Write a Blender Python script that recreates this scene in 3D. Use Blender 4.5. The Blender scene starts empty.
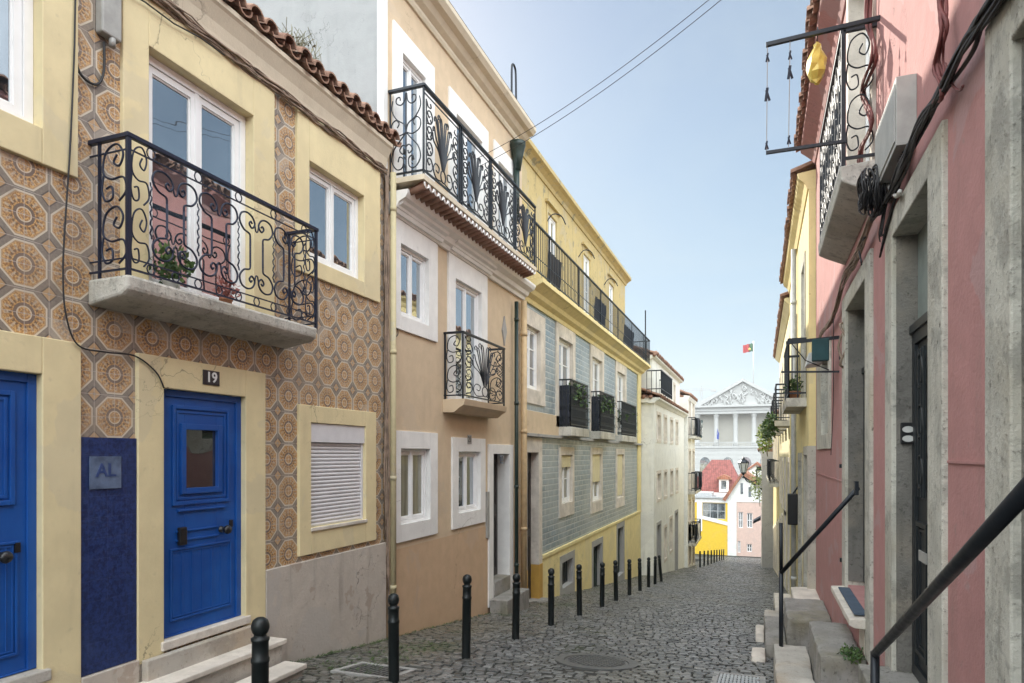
FILL_B=.95; FILL_C=(37,39.5,41,1); SKY_S=.066; EXPO=.95
import bpy, math, random
from math import sin, cos, pi, radians, sqrt
from mathutils import Vector, noise
random.seed(7)
scene = bpy.context.scene
COL = scene.collection
# ------------------------------------------------------------------ camera calibration (survey of the photograph)
FPX = 660.0; HOR = 455.0; TH = math.atan(248 / FPX); SN, CS = sin(TH), cos(TH)
def ray(u):
    xc = (u - 512) / FPX
    return xc * CS - SN, xc * SN + CS
def yx(u, X):
    dx, dy = ray(u); return X / dx * dy
def zx(u, v, X):
    dx, dy = ray(u); return -(X / dx) * (v - HOR) / FPX
def xy(u, Y):
    dx, dy = ray(u); return Y / dy * dx
def zy(u, v, Y):
    dx, dy = ray(u); return -(Y / dy) * (v - HOR) / FPX
def ground_z(Y):
    if Y < -12: return 0.24
    if Y > 73: return -1.30 - .1287 * 73
    return -1.30 - .1287 * Y
# ------------------------------------------------------------------ mesh builder
class MB:
    def __init__(s): s.v = []; s.f = []; s.sm = []
    def add(s, vs, fs, smooth=False):
        b = len(s.v); s.v.extend([tuple(p) for p in vs])
        s.f.extend([tuple(i + b for i in f) for f in fs]); s.sm.extend([smooth] * len(fs))
    def box(s, x0, x1, y0, y1, z0, z1):
        if x0 > x1: x0, x1 = x1, x0
        if y0 > y1: y0, y1 = y1, y0
        if z0 > z1: z0, z1 = z1, z0
        s.add([(x0,y0,z0),(x1,y0,z0),(x1,y1,z0),(x0,y1,z0),(x0,y0,z1),(x1,y0,z1),(x1,y1,z1),(x0,y1,z1)],
              [(0,3,2,1),(4,5,6,7),(0,1,5,4),(1,2,6,5),(2,3,7,6),(3,0,4,7)])
        return s
    def quad(s, a, b, c, d): s.add([a, b, c, d], [(0, 1, 2, 3)]); return s
    def tube(s, pts, r, n=6, cap=True, radii=None):
        pts = [Vector(p) for p in pts]
        if len(pts) < 2: return s
        vs = []; fs = []
        t0 = (pts[1] - pts[0]).normalized()
        up = Vector((0, 0, 1)) if abs(t0.z) < .9 else Vector((1, 0, 0))
        a = t0.cross(up).normalized()
        m = len(pts)
        for i, p in enumerate(pts):
            if i == 0: t = pts[1] - p
            elif i == m - 1: t = p - pts[i - 1]
            else: t = pts[i + 1] - pts[i - 1]
            if t.length < 1e-9: t = t0
            t = t.normalized()
            a = (a - t * a.dot(t))
            a = a.normalized() if a.length > 1e-6 else t.orthogonal().normalized()
            b = t.cross(a); rr = radii[i] if radii else r
            for k in range(n):
                an = 2 * pi * k / n
                vs.append(p + a * (rr * cos(an)) + b * (rr * sin(an)))
        for i in range(m - 1):
            for k in range(n):
                k2 = (k + 1) % n
                fs.append((i*n+k, i*n+k2, (i+1)*n+k2, (i+1)*n+k))
        if cap:
            fs.append(tuple(range(n - 1, -1, -1))); fs.append(tuple((m-1)*n + k for k in range(n)))
        s.add(vs, fs, n > 4); return s
    def bar(s, a, b, w, h=None):   # rectangular bar from a to b
        h = h or w; a = Vector(a); b = Vector(b); t = (b - a).normalized()
        up = Vector((0, 0, 1)) if abs(t.z) < .9 else Vector((0, 1, 0))
        p = t.cross(up).normalized() * (w / 2); q = p.normalized().cross(t).normalized() * (h / 2)
        vs = [a-p-q, a+p-q, a+p+q, a-p+q, b-p-q, b+p-q, b+p+q, b-p+q]
        s.add(vs, [(0,3,2,1),(4,5,6,7),(0,1,5,4),(1,2,6,5),(2,3,7,6),(3,0,4,7)]); return s
    def lathe(s, prof, c, n=16, smooth=True):
        vs = []; fs = []
        for r, z in prof:
            for k in range(n):
                a = 2 * pi * k / n; vs.append((c[0] + r * cos(a), c[1] + r * sin(a), c[2] + z))
        for i in range(len(prof) - 1):
            for k in range(n):
                k2 = (k + 1) % n; fs.append((i*n+k, i*n+k2, (i+1)*n+k2, (i+1)*n+k))
        fs.append(tuple(range(n - 1, -1, -1))); fs.append(tuple((len(prof)-1)*n + k for k in range(n)))
        s.add(vs, fs, smooth); return s
    def extrude_y(s, poly, y0, y1):   # poly of (x,z)
        n = len(poly)
        vs = [(x, y0, z) for x, z in poly] + [(x, y1, z) for x, z in poly]
        fs = [tuple(range(n)), tuple(range(2*n-1, n-1, -1))]
        for i in range(n):
            j = (i + 1) % n; fs.append((i, i + n, j + n, j))
        s.add(vs, fs); return s
    def extrude_x(s, poly, x0, x1):   # poly of (y,z)
        n = len(poly)
        vs = [(x0, y, z) for y, z in poly] + [(x1, y, z) for y, z in poly]
        fs = [tuple(range(n)), tuple(range(2*n-1, n-1, -1))]
        for i in range(n):
            j = (i + 1) % n; fs.append((i, i + n, j + n, j))
        s.add(vs, fs); return s
def cr(pts, k=5, closed=False):     # catmull-rom
    P = [Vector(p) for p in pts]; out = []
    n = len(P)
    for i in range(n if closed else n - 1):
        if closed: p0, p1, p2, p3 = P[i-1], P[i], P[(i+1) % n], P[(i+2) % n]
        else: p0, p1, p2, p3 = P[max(i-1, 0)], P[i], P[i+1], P[min(i+2, n-1)]
        for j in range(k):
            t = j / k
            out.append(.5 * ((2*p1) + (p2-p0)*t + (2*p0-5*p1+4*p2-p3)*t*t + (3*p1-p0-3*p2+p3)*t*t*t))
    if not closed: out.append(P[-1])
    return out
def link_mesh(name, mb, mat, parent, org, bevel=0, sm_angle=False):
    me = bpy.data.meshes.new(name)
    me.from_pydata([(x - org[0], y - org[1], z - org[2]) for x, y, z in mb.v], [], mb.f)
    me.polygons.foreach_set('use_smooth', mb.sm)
    me.materials.append(mat); me.update()
    o = bpy.data.objects.new(name, me); COL.objects.link(o)
    if bevel:
        m = o.modifiers.new('bevel', 'BEVEL'); m.width = bevel; m.segments = 2; m.limit_method = 'ANGLE'
    return o
def tag(o, label, cat, group=None, kind=None):
    o['label'] = label; o['category'] = cat
    if group: o['group'] = group
    if kind: o['kind'] = kind
    return o
ORG = {}
def thing(name, label, cat, loc=(0, 0, 0), group=None):
    o = bpy.data.objects.new(name, None); o.empty_display_size = .1; COL.objects.link(o); o.location = loc
    ORG[o.name] = tuple(loc); return tag(o, label, cat, group)
def part(name, mb, mat, parent, bevel=0, label=None):
    org = ORG[parent.name]
    o = link_mesh(name, mb, mat, parent, org, bevel); o.parent = parent; ORG[o.name] = org
    if label: o['label'] = label
    return o
def single(name, mb, mat, label, cat, loc, group=None, bevel=0):
    o = link_mesh(name, mb, mat, None, loc, bevel); o.location = loc; return tag(o, label, cat, group)
def structure(name, mb, mat, label, cat='ground', bevel=0):
    o = link_mesh(name, mb, mat, None, (0, 0, 0), bevel); return tag(o, label, cat, None, 'structure')
def copy_tree(o, parent=None):
    c = o.copy(); COL.objects.link(c); c.parent = parent
    for ch in list(o.children): copy_tree(ch, c)
    return c
# ------------------------------------------------------------------ node DSL
class N:
    def __init__(s, t, sock): s.t = t; s.s = sock
    def _m(s, op, *o):
        n = s.t.nodes.new('ShaderNodeMath'); n.operation = op
        for i, a in enumerate((s,) + o):
            if isinstance(a, N): s.t.links.new(a.s, n.inputs[i])
            else: n.inputs[i].default_value = a
        return N(s.t, n.outputs[0])
    def __add__(s, o): return s._m('ADD', o)
    __radd__ = __add__
    def __sub__(s, o): return s._m('SUBTRACT', o)
    def __rsub__(s, o): return (s * -1) + o
    def __mul__(s, o): return s._m('MULTIPLY', o)
    __rmul__ = __mul__
    def __truediv__(s, o): return s._m('DIVIDE', o)
    def fl(s): return s._m('FLOOR')
    def fr(s): return s - s._m('FLOOR')
    def ab(s): return s._m('ABSOLUTE')
    def mx(s, o): return s._m('MAXIMUM', o)
    def mn(s, o): return s._m('MINIMUM', o)
    def gt(s, o): return s._m('GREATER_THAN', o)
    def lt(s, o): return s._m('LESS_THAN', o)
    def sq(s): return s._m('SQRT')
    def sn(s): return s._m('SINE')
    def at2(s, o): return s._m('ARCTAN2', o)
    def pw(s, o): return s._m('POWER', o)
    def ss(s, a, b):
        n = s.t.nodes.new('ShaderNodeMapRange'); n.interpolation_type = 'SMOOTHSTEP'
        s.t.links.new(s.s, n.inputs[0]); n.inputs[1].default_value = a; n.inputs[2].default_value = b
        return N(s.t, n.outputs[0])
class M:
    def __init__(s, name):
        s.m = bpy.data.materials.new(name); s.m.use_nodes = True; s.t = s.m.node_tree
        s.b = s.t.nodes['Principled BSDF']
        g = s.t.nodes.new('ShaderNodeNewGeometry'); s.geo = g
        sp = s.t.nodes.new('ShaderNodeSeparateXYZ'); s.t.links.new(g.outputs['Position'], sp.inputs[0])
        s.x, s.y, s.z = (N(s.t, sp.outputs[i]) for i in range(3)); s.pos = g.outputs['Position']
    def vec(s, x, y, z):
        n = s.t.nodes.new('ShaderNodeCombineXYZ')
        for i, a in enumerate((x, y, z)):
            if isinstance(a, N): s.t.links.new(a.s, n.inputs[i])
            else: n.inputs[i].default_value = a
        return n.outputs[0]
    def noise(s, scale, detail=4, vec=None, rough=.55, dist=0):
        n = s.t.nodes.new('ShaderNodeTexNoise'); n.inputs['Scale'].default_value = scale
        n.inputs['Detail'].default_value = detail; n.inputs['Roughness'].default_value = rough; n.inputs['Distortion'].default_value = dist
        s.t.links.new(vec or s.pos, n.inputs['Vector']); return N(s.t, n.outputs['Fac'])
    def vor(s, scale, vec=None, feature='F1', out='Distance', rand=1):
        n = s.t.nodes.new('ShaderNodeTexVoronoi'); n.feature = feature; n.inputs['Scale'].default_value = scale
        n.inputs['Randomness'].default_value = rand
        s.t.links.new(vec or s.pos, n.inputs['Vector']); return N(s.t, n.outputs[out])
    def mix(s, f, a, b, mode='MIX'):
        n = s.t.nodes.new('ShaderNodeMix'); n.data_type = 'RGBA'; n.blend_type = mode
        for sock, v in ((n.inputs[0], f), (n.inputs[6], a), (n.inputs[7], b)):
            if isinstance(v, N): s.t.links.new(v.s, sock)
            elif isinstance(v, (tuple, list)): sock.default_value = tuple(v) + (1,)
            else: sock.default_value = v
        return N(s.t, n.outputs[2])
    def set(s, name, v):
        i = s.b.inputs[name]
        if isinstance(v, N): s.t.links.new(v.s, i)
        elif isinstance(v, tuple): i.default_value = v + (1,)
        else: i.default_value = v
    def bump(s, h, strength=.3, dist=.01):
        n = s.t.nodes.new('ShaderNodeBump'); n.inputs['Strength'].default_value = strength; n.inputs['Distance'].default_value = dist
        s.t.links.new(h.s, n.inputs['Height']); s.t.links.new(n.outputs[0], s.b.inputs['Normal'])
def mul(c, k): return tuple(a * k for a in c)
def plaster(name, col, dirt=(.25, .22, .18), da=.35, rough=.85, bs=.35, peel=None, scale=1.0):
    m = M(name)
    big = m.noise(.7 * scale, 5); mid = m.noise(5 * scale, 5); fine = m.noise(45, 4)
    streak = m.noise(1.0, 4, m.vec(m.x * 6, m.y * 6, m.z * .7))
    c = m.mix(mid.ss(.3, .75), mul(col, .93), mul(col, 1.04))
    c = m.mix(big.ss(.45, .8) * .5, c, mul(col, .84))
    c = m.mix(streak.ss(.55, .85) * da, c, dirt)
    c = m.mix(m.noise(14, 6).ss(.62, .74) * da * .8, c, mul(dirt, 1.2))
    dn = m.noise(2.5, 3); dz = mid
    cv = m.vec(m.x * .8 + dn * .9, m.y * .8 + dz * .9, m.z * .8 + dn * .7 + dz * .5)
    crack = (1 - m.vor(1.3 * scale, cv, 'DISTANCE_TO_EDGE').ss(.0, .010)) * m.noise(.9, 2).ss(.55, .66)
    c = m.mix(crack * min(1, da * 2.2), c, mul(dirt, .55))
    patch = m.noise(1.1 * scale, 6, None, .5, .6).ss(.585, .60)
    c = m.mix(patch * min(.55, da), c, tuple(a * .6 + .14 for a in col))
    if peel:
        pn = m.noise(1.6 * scale, 8, None, .6).ss(.60, .63)
        c = m.mix(pn * .8, c, peel)
    m.set('Base Color', c); m.set('Roughness', rough)
    m.bump(fine * .5 + mid + big * .8 - crack * .6, bs, .012); return m.m
def stone(name, col, spots=(.12, .11, .1), amt=.5, bs=.6, warm=None):
    m = M(name)
    a = m.noise(3, 6); b = m.noise(34, 6, None, .7); v = m.vor(13, m.vec(m.x + b * .1, m.y + b * .12, m.z * .8 + a * .2)); drip = m.noise(1.4, 5, m.vec(m.x * 7, m.y * 7, m.z * .8))
    c = m.mix(a.ss(.3, .7), mul(col, .8), mul(col, 1.1))
    if warm: c = m.mix(m.noise(1.3, 5).ss(.45, .7), c, warm)
    c = m.mix(drip.ss(.52, .75) * amt * .6, c, mul(spots, 1.9)); c = m.mix(m.noise(3.5, 8, None, .68).ss(.53, .62) * amt * .6, c, mul(col, .42))
    c = m.mix(b.ss(.56, .68) * amt * .8, c, spots)
    c = m.mix((1 - v.ss(.06, .15)) * m.noise(2.2, 3).ss(.55, .64) * amt, c, mul(spots, .7))
    m.set('Base Color', c); m.set('Roughness', .85); m.bump(b + a * .7 - (1 - v.ss(.05, .2)) * m.noise(2.2, 3).ss(.5, .62) * .5, bs, .012); return m.m
def flat(name, col, rough=.5, metal=0, var=.12, bs=.08, spec=None):
    m = M(name); n = m.noise(9, 5)
    m.set('Base Color', m.mix(n.ss(.3, .7), mul(col, 1 - var), mul(col, 1 + var))); m.set('Roughness', rough); m.set('Metallic', metal)
    if spec is not None: m.set('Specular IOR Level', spec)
    if bs: m.bump(m.noise(60, 3) + n, bs, .004)
    return m.m
def iron(name, col=(.012, .016, .022), rust=.15):
    m = M(name); n = m.noise(25, 5)
    m.set('Base Color', m.mix(n.ss(.62, .8) * rust, col, (.12, .05, .025))); m.set('Roughness', n * .3 + .3)
    m.set('Metallic', .25); m.bump(m.noise(90, 3), .15, .002); return m.m
def glass(name, inner=(.03, .035, .04), curtain=None, refl=.55, low=0, high=1):
    m = M(name); t = m.t
    d = t.nodes.new('ShaderNodeBsdfDiffuse'); g = t.nodes.new('ShaderNodeBsdfGlossy'); g.inputs['Roughness'].default_value = .015
    c = m.mix(m.noise(1.4, 3).ss(.4, .7), mul(inner, .5), mul(inner, 1.6))
    if curtain:
        fold = ((m.y * 55 + m.x * 30 + m.noise(2, 2) * 6).sn() * .5 + .5)
        c = m.mix(fold * .5 + .2, curtain, mul(curtain, .5))
    t.links.new(c.s, d.inputs[0]); g.inputs[0].default_value = (.9, .95, 1, 1)
    lw = t.nodes.new('ShaderNodeLayerWeight'); lw.inputs[0].default_value = .35
    bp = t.nodes.new('ShaderNodeBump'); bp.inputs['Strength'].default_value = .16; bp.inputs['Distance'].default_value = .02
    t.links.new(m.noise(2.2, 2).s, bp.inputs['Height']); t.links.new(bp.outputs[0], g.inputs['Normal'])
    f = (N(t, lw.outputs['Fresnel']) * .9 + refl).mn(1.0)
    mx = t.nodes.new('ShaderNodeMixShader'); t.links.new(f.s, mx.inputs[0]); t.links.new(d.outputs[0], mx.inputs[1]); t.links.new(g.outputs[0], mx.inputs[2])
    t.links.new(mx.outputs[0], t.nodes['Material Output'].inputs[0]); return m.m
def tile_octagon():
    m = M('octagon_tile'); T = .30
    y = (m.y - .008) / T; z = (m.z + .04) / T
    fx = (y + 0.5).fr() - .5; fz = (z + 0.5).fr() - .5
    ax, az = fx.ab(), fz.ab()
    d8 = ax.mx(az).mx((ax + az) * .715)
    r = (fx * fx + fz * fz).sq()
    ang = fz.at2(fx)
    wob = m.noise(60, 3)
    tone = m.noise(1.1, 3)
    fill = m.mix(m.noise(90, 3).ss(.4, .6), (.33, .165, .055), (.62, .385, .155))
    grey = m.mix(wob, (.13, .105, .085), (.30, .26, .21)); cream = (.60, .53, .42); grey_b = (.30, .22, .15)
    c = fill
    pet = ((ang * 16).sn() * .5 + .5)
    c = m.mix(pet.ss(.5, .9) * (r.ss(.25, .28) - r.ss(.38, .40)) * .7, c, mul(cream, .85))
    ring = lambda a, b: r.gt(a) * r.lt(b)
    dots = m.vor(120).lt(.28) * ring(.22, .40)
    c = m.mix(dots * .55, c, (.20, .10, .05))
    c = m.mix(ring(.245, .30) * ((ang * 20).sn() * .5 + .5) * .9, c, (.11, .065, .045))
    c = m.mix(ring(.33, .37) * ((ang * 28).sn() * .5 + .5) * .6, c, (.24, .13, .07))
    c = m.mix(ring(.155, .215) * .9, c, (.13, .10, .09))
    c = m.mix(ring(.128, .152) * .9, c, cream)
    c = m.mix(ring(.05, .075) * .7, c, (.28, .16, .09))
    c = m.mix(r.lt(.02) * .9, c, cream)
    c = m.mix(d8.gt(.405) * .7, c, (.42, .29, .17))
    c = m.mix(d8.gt(.432), c, cream)
    c = m.mix(d8.gt(.468), c, grey)
    cx, cz = .5 - ax, .5 - az
    dd = cx + cz
    c = m.mix(dd.lt(.19), c, (.10, .08, .07)); c = m.mix(dd.lt(.15), c, (.46, .29, .14)); c = m.mix(dd.lt(.045), c, grey)
    g1 = (ax).mn(az).mn((.5 - ax).ab()).mn((.5 - az).ab())
    grout = g1.lt(.007)
    c = m.mix(grout * .75, c, (.50, .45, .40))
    cell = m.t.nodes.new('ShaderNodeTexWhiteNoise'); cell.noise_dimensions = '3D'
    m.t.links.new(m.vec((y * 2).fl(), (z * 2).fl(), 0), cell.inputs['Vector'])
    cw = N(m.t, cell.outputs['Value'])
    c = m.mix(cw * .10, c, (.42, .36, .32))
    c = m.mix(tone.ss(.45, .8) * .18, c, (.55, .50, .45))
    c = m.mix(m.noise(7, 6).ss(.60, .72) * .4, c, (.17, .13, .10)); c = m.mix(m.noise(2.1, 5).ss(.5, .7) * .35, c, mul(grey_b, 1))
    c = m.mix(cw.gt(.93) * .35, c, (.5, .44, .36))
    m.set('Base Color', c); m.set('Roughness', .42 + m.noise(12, 3) * .25)
    m.bump(g1.mn(.02) * 20 + m.noise(50, 3) * .25 + cw * .3, .25, .006); return m.m
def tile_relief(name='grey_blue_relief_tile', col=(.19, .26, .31)):
    m = M(name)
    b = m.t.nodes.new('ShaderNodeTexBrick')
    m.t.links.new(m.vec(m.y, m.z, 0), b.inputs['Vector'])
    b.inputs['Scale'].default_value = 1; b.inputs['Brick Width'].default_value = .38; b.inputs['Row Height'].default_value = .125
    b.inputs['Mortar Size'].default_value = .010; b.inputs['Mortar Smooth'].default_value = .3
    b.offset = .5
    b.inputs['Color1'].default_value = mul(col, .85) + (1,); b.inputs['Color2'].default_value = mul(col, 1.15) + (1,)
    b.inputs['Mortar'].default_value = (.60, .62, .60, 1)
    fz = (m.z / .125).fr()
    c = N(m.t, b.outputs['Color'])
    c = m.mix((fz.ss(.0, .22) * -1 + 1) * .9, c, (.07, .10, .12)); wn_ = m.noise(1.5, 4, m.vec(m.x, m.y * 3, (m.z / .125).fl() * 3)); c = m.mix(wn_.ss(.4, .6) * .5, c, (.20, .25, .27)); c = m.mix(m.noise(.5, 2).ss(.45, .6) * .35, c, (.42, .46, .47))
    c = m.mix(fz.ss(.7, .95) * .5, c, (.55, .58, .58))  # relief shading painted into each tile row: dark shadow line below, pale top
    c = m.mix(m.noise(6, 5).ss(.45, .7) * .35, c, (.5, .5, .46))
    m.set('Base Color', c); m.set('Roughness', .35); m.bump(N(m.t, b.outputs['Fac']) * -1 + m.noise(30, 3) * .2, .4, .008); return m.m
def roof_mat():
    m = M('clay_roof_tile'); n = m.noise(4, 5); w = m.noise(14, 5)
    c = m.mix(n.ss(.3, .7), (.20, .105, .07), (.31, .185, .125)); c = m.mix(w.ss(.55, .75) * .6, c, (.14, .10, .075))
    c = m.mix(m.noise(22, 3).ss(.62, .75) * .5, c, (.5, .42, .33))
    m.set('Base Color', c); m.set('Roughness', .9); m.bump(w + n, .4, .01); return m.m
def roof_sheet_mat(axis='x', col=(.26, .085, .07), pitch=.22):
    m = M('red_pan_tile_roof'); a = m.x if axis == 'x' else m.y
    s = (a * (2 * pi / pitch)).sn() * .5 + .5
    row = (m.z / .22).fr()
    n = m.noise(2.5, 5)
    c = m.mix(n.ss(.3, .7), mul(col, .75), mul(col, 1.3)); c = m.mix((1 - s.ss(.0, .35)) * .45, c, mul(col, .45))
    m.set('Base Color', c); m.set('Roughness', .85); m.bump(s + row * .4, .8, .05); return m.m
MT = {}
MT['tile'] = tile_octagon()
MT['relief'] = tile_relief()
MT['cream'] = plaster('cream_yellow_paint', (.72, .61, .36), (.35, .30, .2), .34, .75, .3)
MT['pipecream'] = plaster('faded_cream_pipe_paint', (.52, .45, .27), (.25, .2, .14), .6, .75, .3, scale=3)
MT['cream2'] = plaster('pale_cream_paint', (.72, .64, .40), (.35, .32, .24), .3, .8, .3)
MT['blue'] = None
def blue_paint():
    m = M('blue_door_paint'); g = m.noise(1.2, 3, m.vec(m.x * 20, m.y * 20, m.z * 1.5)); n = m.noise(3, 4)
    c = m.mix(n.ss(.3, .7), (.005, .060, .27), (.008, .085, .34)); c = m.mix(g.ss(.6, .8) * .35, c, (.02, .13, .40)); c = m.mix(m.noise(11, 7, None, .7).ss(.66, .72) * .5, c, (.06, .10, .16))
    m.set('Base Color', c); m.set('Roughness', .38 + n * .15); m.bump(g + m.noise(80, 2) * .3, .18, .004); return m.m
MT['blue'] = blue_paint()
def navy_tile():
    m = M('navy_glazed_tile'); n = m.noise(34, 6, None, .7); b = m.noise(2, 4)
    c = m.mix(n.ss(.35, .65), (.008, .017, .070), (.020, .042, .15)); c = m.mix(b.ss(.55, .75) * .3, c, (.05, .08, .18))
    gy = ((m.y - .02) / .14).fr(); gz = (m.z / .14).fr()
    seam = gy.lt(.03).mx(gz.lt(.03))
    c = m.mix(seam * .14, c, (.08, .10, .2)); m.set('Base Color', c); m.set('Roughness', .22 + n * .3); m.bump(n - seam * .5, .3, .006); return m.m
MT['navy'] = navy_tile()
MT['plinth'] = plaster('pinkish_stone_plinth', (.50, .445, .38), (.20, .175, .15), .75, .85, .6, peel=(.38, .31, .25), scale=1.4)
MT['stonewhite'] = stone('pale_limestone', (.66, .60, .52), (.28, .24, .2), .35, .4)
MT['stepstone'] = stone('worn_step_stone', (.44, .41, .36), (.15, .13, .11), .55, .6, (.42, .34, .25))
MT['slabstone'] = stone('weathered_balcony_slab', (.56, .54, .48), (.07, .07, .06), .85, .8, (.40, .37, .30))
MT['granite'] = stone('grey_rough_stone', (.18, .17, .15), (.05, .05, .04), .8, 1.0, (.30, .26, .2))
MT['jamb'] = stone('pale_pitted_jamb_stone', (.52, .50, .43), (.12, .11, .09), .85, .9, (.42, .38, .29))
MT['block'] = stone('mossy_step_block', (.30, .285, .26), (.06, .06, .045), .7, 1.0, (.22, .20, .14))
MT['beige'] = plaster('beige_wall_paint', (.60, .47, .32), (.30, .22, .15), .22, .85, .25)
MT['beige2'] = plaster('darker_beige_wall_paint', (.56, .39, .245), (.30, .2, .13), .3, .85, .3)
MT['white'] = plaster('white_window_paint', (.80, .79, .76), (.4, .37, .33), .18, .6, .15)
MT['pvc'] = flat('white_window_frame', (.82, .82, .81), .35, 0, .03, .02)
MT['greygable'] = plaster('grey_render', (.33, .34, .335), (.22, .23, .22), .55, .9, .3)
MT['mold'] = plaster('cream_cornice_plaster', (.62, .54, .41), (.3, .24, .17), .35, .8, .25)
MT['yellow'] = plaster('yellow_wall_paint', (.78, .65, .32), (.30, .25, .14), .35, .85, .3)
MT['yellow_old'] = plaster('mouldy_yellow_wall', (.50, .39, .18), (.16, .15, .09), .9, .9, .4, peel=(.22, .21, .15), scale=1.6)
MT['ochre'] = plaster('ochre_base_paint', (.52, .30, .06), (.2, .13, .05), .4, .85, .3)
MT['offwhite'] = plaster('offwhite_render', (.76, .76, .71), (.34, .33, .29), .4, .85, .25)
MT['pink'] = plaster('pink_wall_paint', (.42, .21, .195), (.24, .17, .15), .7, .9, .6, scale=1.3)
MT['paleyellow'] = plaster('pale_yellow_render', (.74, .62, .30), (.3, .26, .16), .45, .85, .3)
MT['brightyellow'] = plaster('bright_yellow_render', (.74, .49, .04), (.5, .35, .1), .15, .85, .2)
MT['palepink'] = plaster('pale_pink_render', (.62, .45, .38), (.35, .28, .24), .3, .85, .25)
MT['palace'] = plaster('white_palace_stone', (.46, .46, .44), (.35, .35, .33), .3, .8, .2)
MT['palace_shade'] = plaster('palace_inner_wall', (.44, .42, .36), (.3, .29, .26), .3, .8, .2)
MT['concrete'] = plaster('grey_concrete', (.36, .35, .33), (.12, .12, .11), .5, .9, .4)
MT['iron'] = iron('black_iron'); MT['blueiron'] = iron('blue_black_iron', (.010, .016, .038), .1)
MT['rustiron'] = iron('rusty_iron', (.10, .045, .04), .5)
MT['bollard'] = iron('bollard_paint', (.010, .014, .014), .12)
MT['castiron'] = iron('cast_iron', (.13, .13, .125), .35)
MT['darkgreen'] = flat('dark_green_paint', (.012, .028, .022), .4)
MT['darkgrille'] = flat('black_grille', (.010, .014, .016), .45)
MT['greygreen'] = flat('grey_green_panel', (.20, .235, .215), .5)
MT['tanpipe'] = flat('tan_pipe_paint', (.50, .36, .20), .6)
MT['greypipe'] = flat('grey_pipe', (.42, .43, .43), .5)
MT['rubber'] = flat('black_cable', (.018, .017, .018), .6)
MT['oldcable'] = flat('painted_cable', (.26, .19, .14), .8, 0, .35)
MT['redcable'] = flat('red_brown_cable', (.16, .05, .045), .7, 0, .3)
MT['greybox'] = flat('grey_plastic', (.34, .335, .31), .5)
MT['lightbox'] = flat('pale_grey_plastic', (.55, .55, .52), .45)
MT['shutter'] = flat('white_shutter', (.66, .65, .66), .5, 0, .04, .03)
MT['blackplastic'] = flat('black_plastic', (.012, .012, .013), .35)
MT['plate'] = flat('number_plate_enamel', (.03, .025, .03), .35)
MT['digit'] = flat('white_digit', (.75, .75, .74), .5, 0, .03, 0)
MT['acrylic'] = flat('frosted_plate', (.10, .135, .21), .25, 0, .3)
MT['platetext'] = flat('navy_lettering', (.03, .055, .16), .5, 0, .1, 0)
MT['glass'] = glass('window_glass', (.03, .04, .05), None, .38)
MT['glassdark'] = glass('dark_window_glass', (.03, .03, .025), None, .12)
MT['glasscurtain'] = glass('curtained_window_glass', (.1, .1, .08), (.30, .28, .20), .08)
MT['glassgrey'] = glass('grey_far_glass', (.14, .16, .17), None, .2)
MT['roof'] = roof_mat()
MT['redroof'] = roof_sheet_mat('x')
MT['orangeroof'] = roof_sheet_mat('x', (.33, .14, .08))
MT['mat'] = flat('blue_grey_doormat', (.06, .085, .12), .9)
MT['leaf'] = None
def leafmat(name, a, b):
    m = M(name); n = m.noise(9, 3)
    m.set('Base Color', m.mix(n.ss(.35, .65), a, b)); m.set('Roughness', .6)
    return m.m
MT['leaf'] = leafmat('green_leaves', (.03, .07, .02), (.09, .15, .035))
MT['leaflight'] = leafmat('yellow_green_leaves', (.12, .20, .03), (.30, .34, .06))
MT['drygrass'] = leafmat('dry_weeds', (.12, .12, .07), (.22, .20, .12))
MT['terracotta'] = flat('terracotta_pot', (.38, .16, .08), .8)
MT['flowers'] = flat('red_flowers', (.30, .10, .08), .6)
MT['cloth_dark'] = flat('dark_cloth', (.03, .035, .05), .9)
MT['cloth_white'] = flat('white_cloth', (.68, .68, .66), .9)
MT['cloth_yellow'] = flat('yellow_plastic', (.66, .50, .10), .5)
MT['cloth_green'] = flat('dark_teal_cloth', (.02, .06, .065), .9)
MT['flagred'] = flat('red_flag', (.45, .02, .02), .8)
MT['flaggreen'] = flat('green_flag', (.01, .12, .03), .8)
MT['flagblue'] = flat('blue_flag', (.01, .04, .30), .8)
MT['wooddoor'] = flat('dark_brown_door', (.035, .028, .024), .45, 0, .25)
MT['craneyellow'] = flat('crane_steel', (.32, .32, .30), .6)
MT['greenpaint'] = flat('dull_green_door', (.05, .09, .06), .5)
MT['glasspale'] = flat('lamp_glass', (.45, .47, .45), .15)
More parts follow.
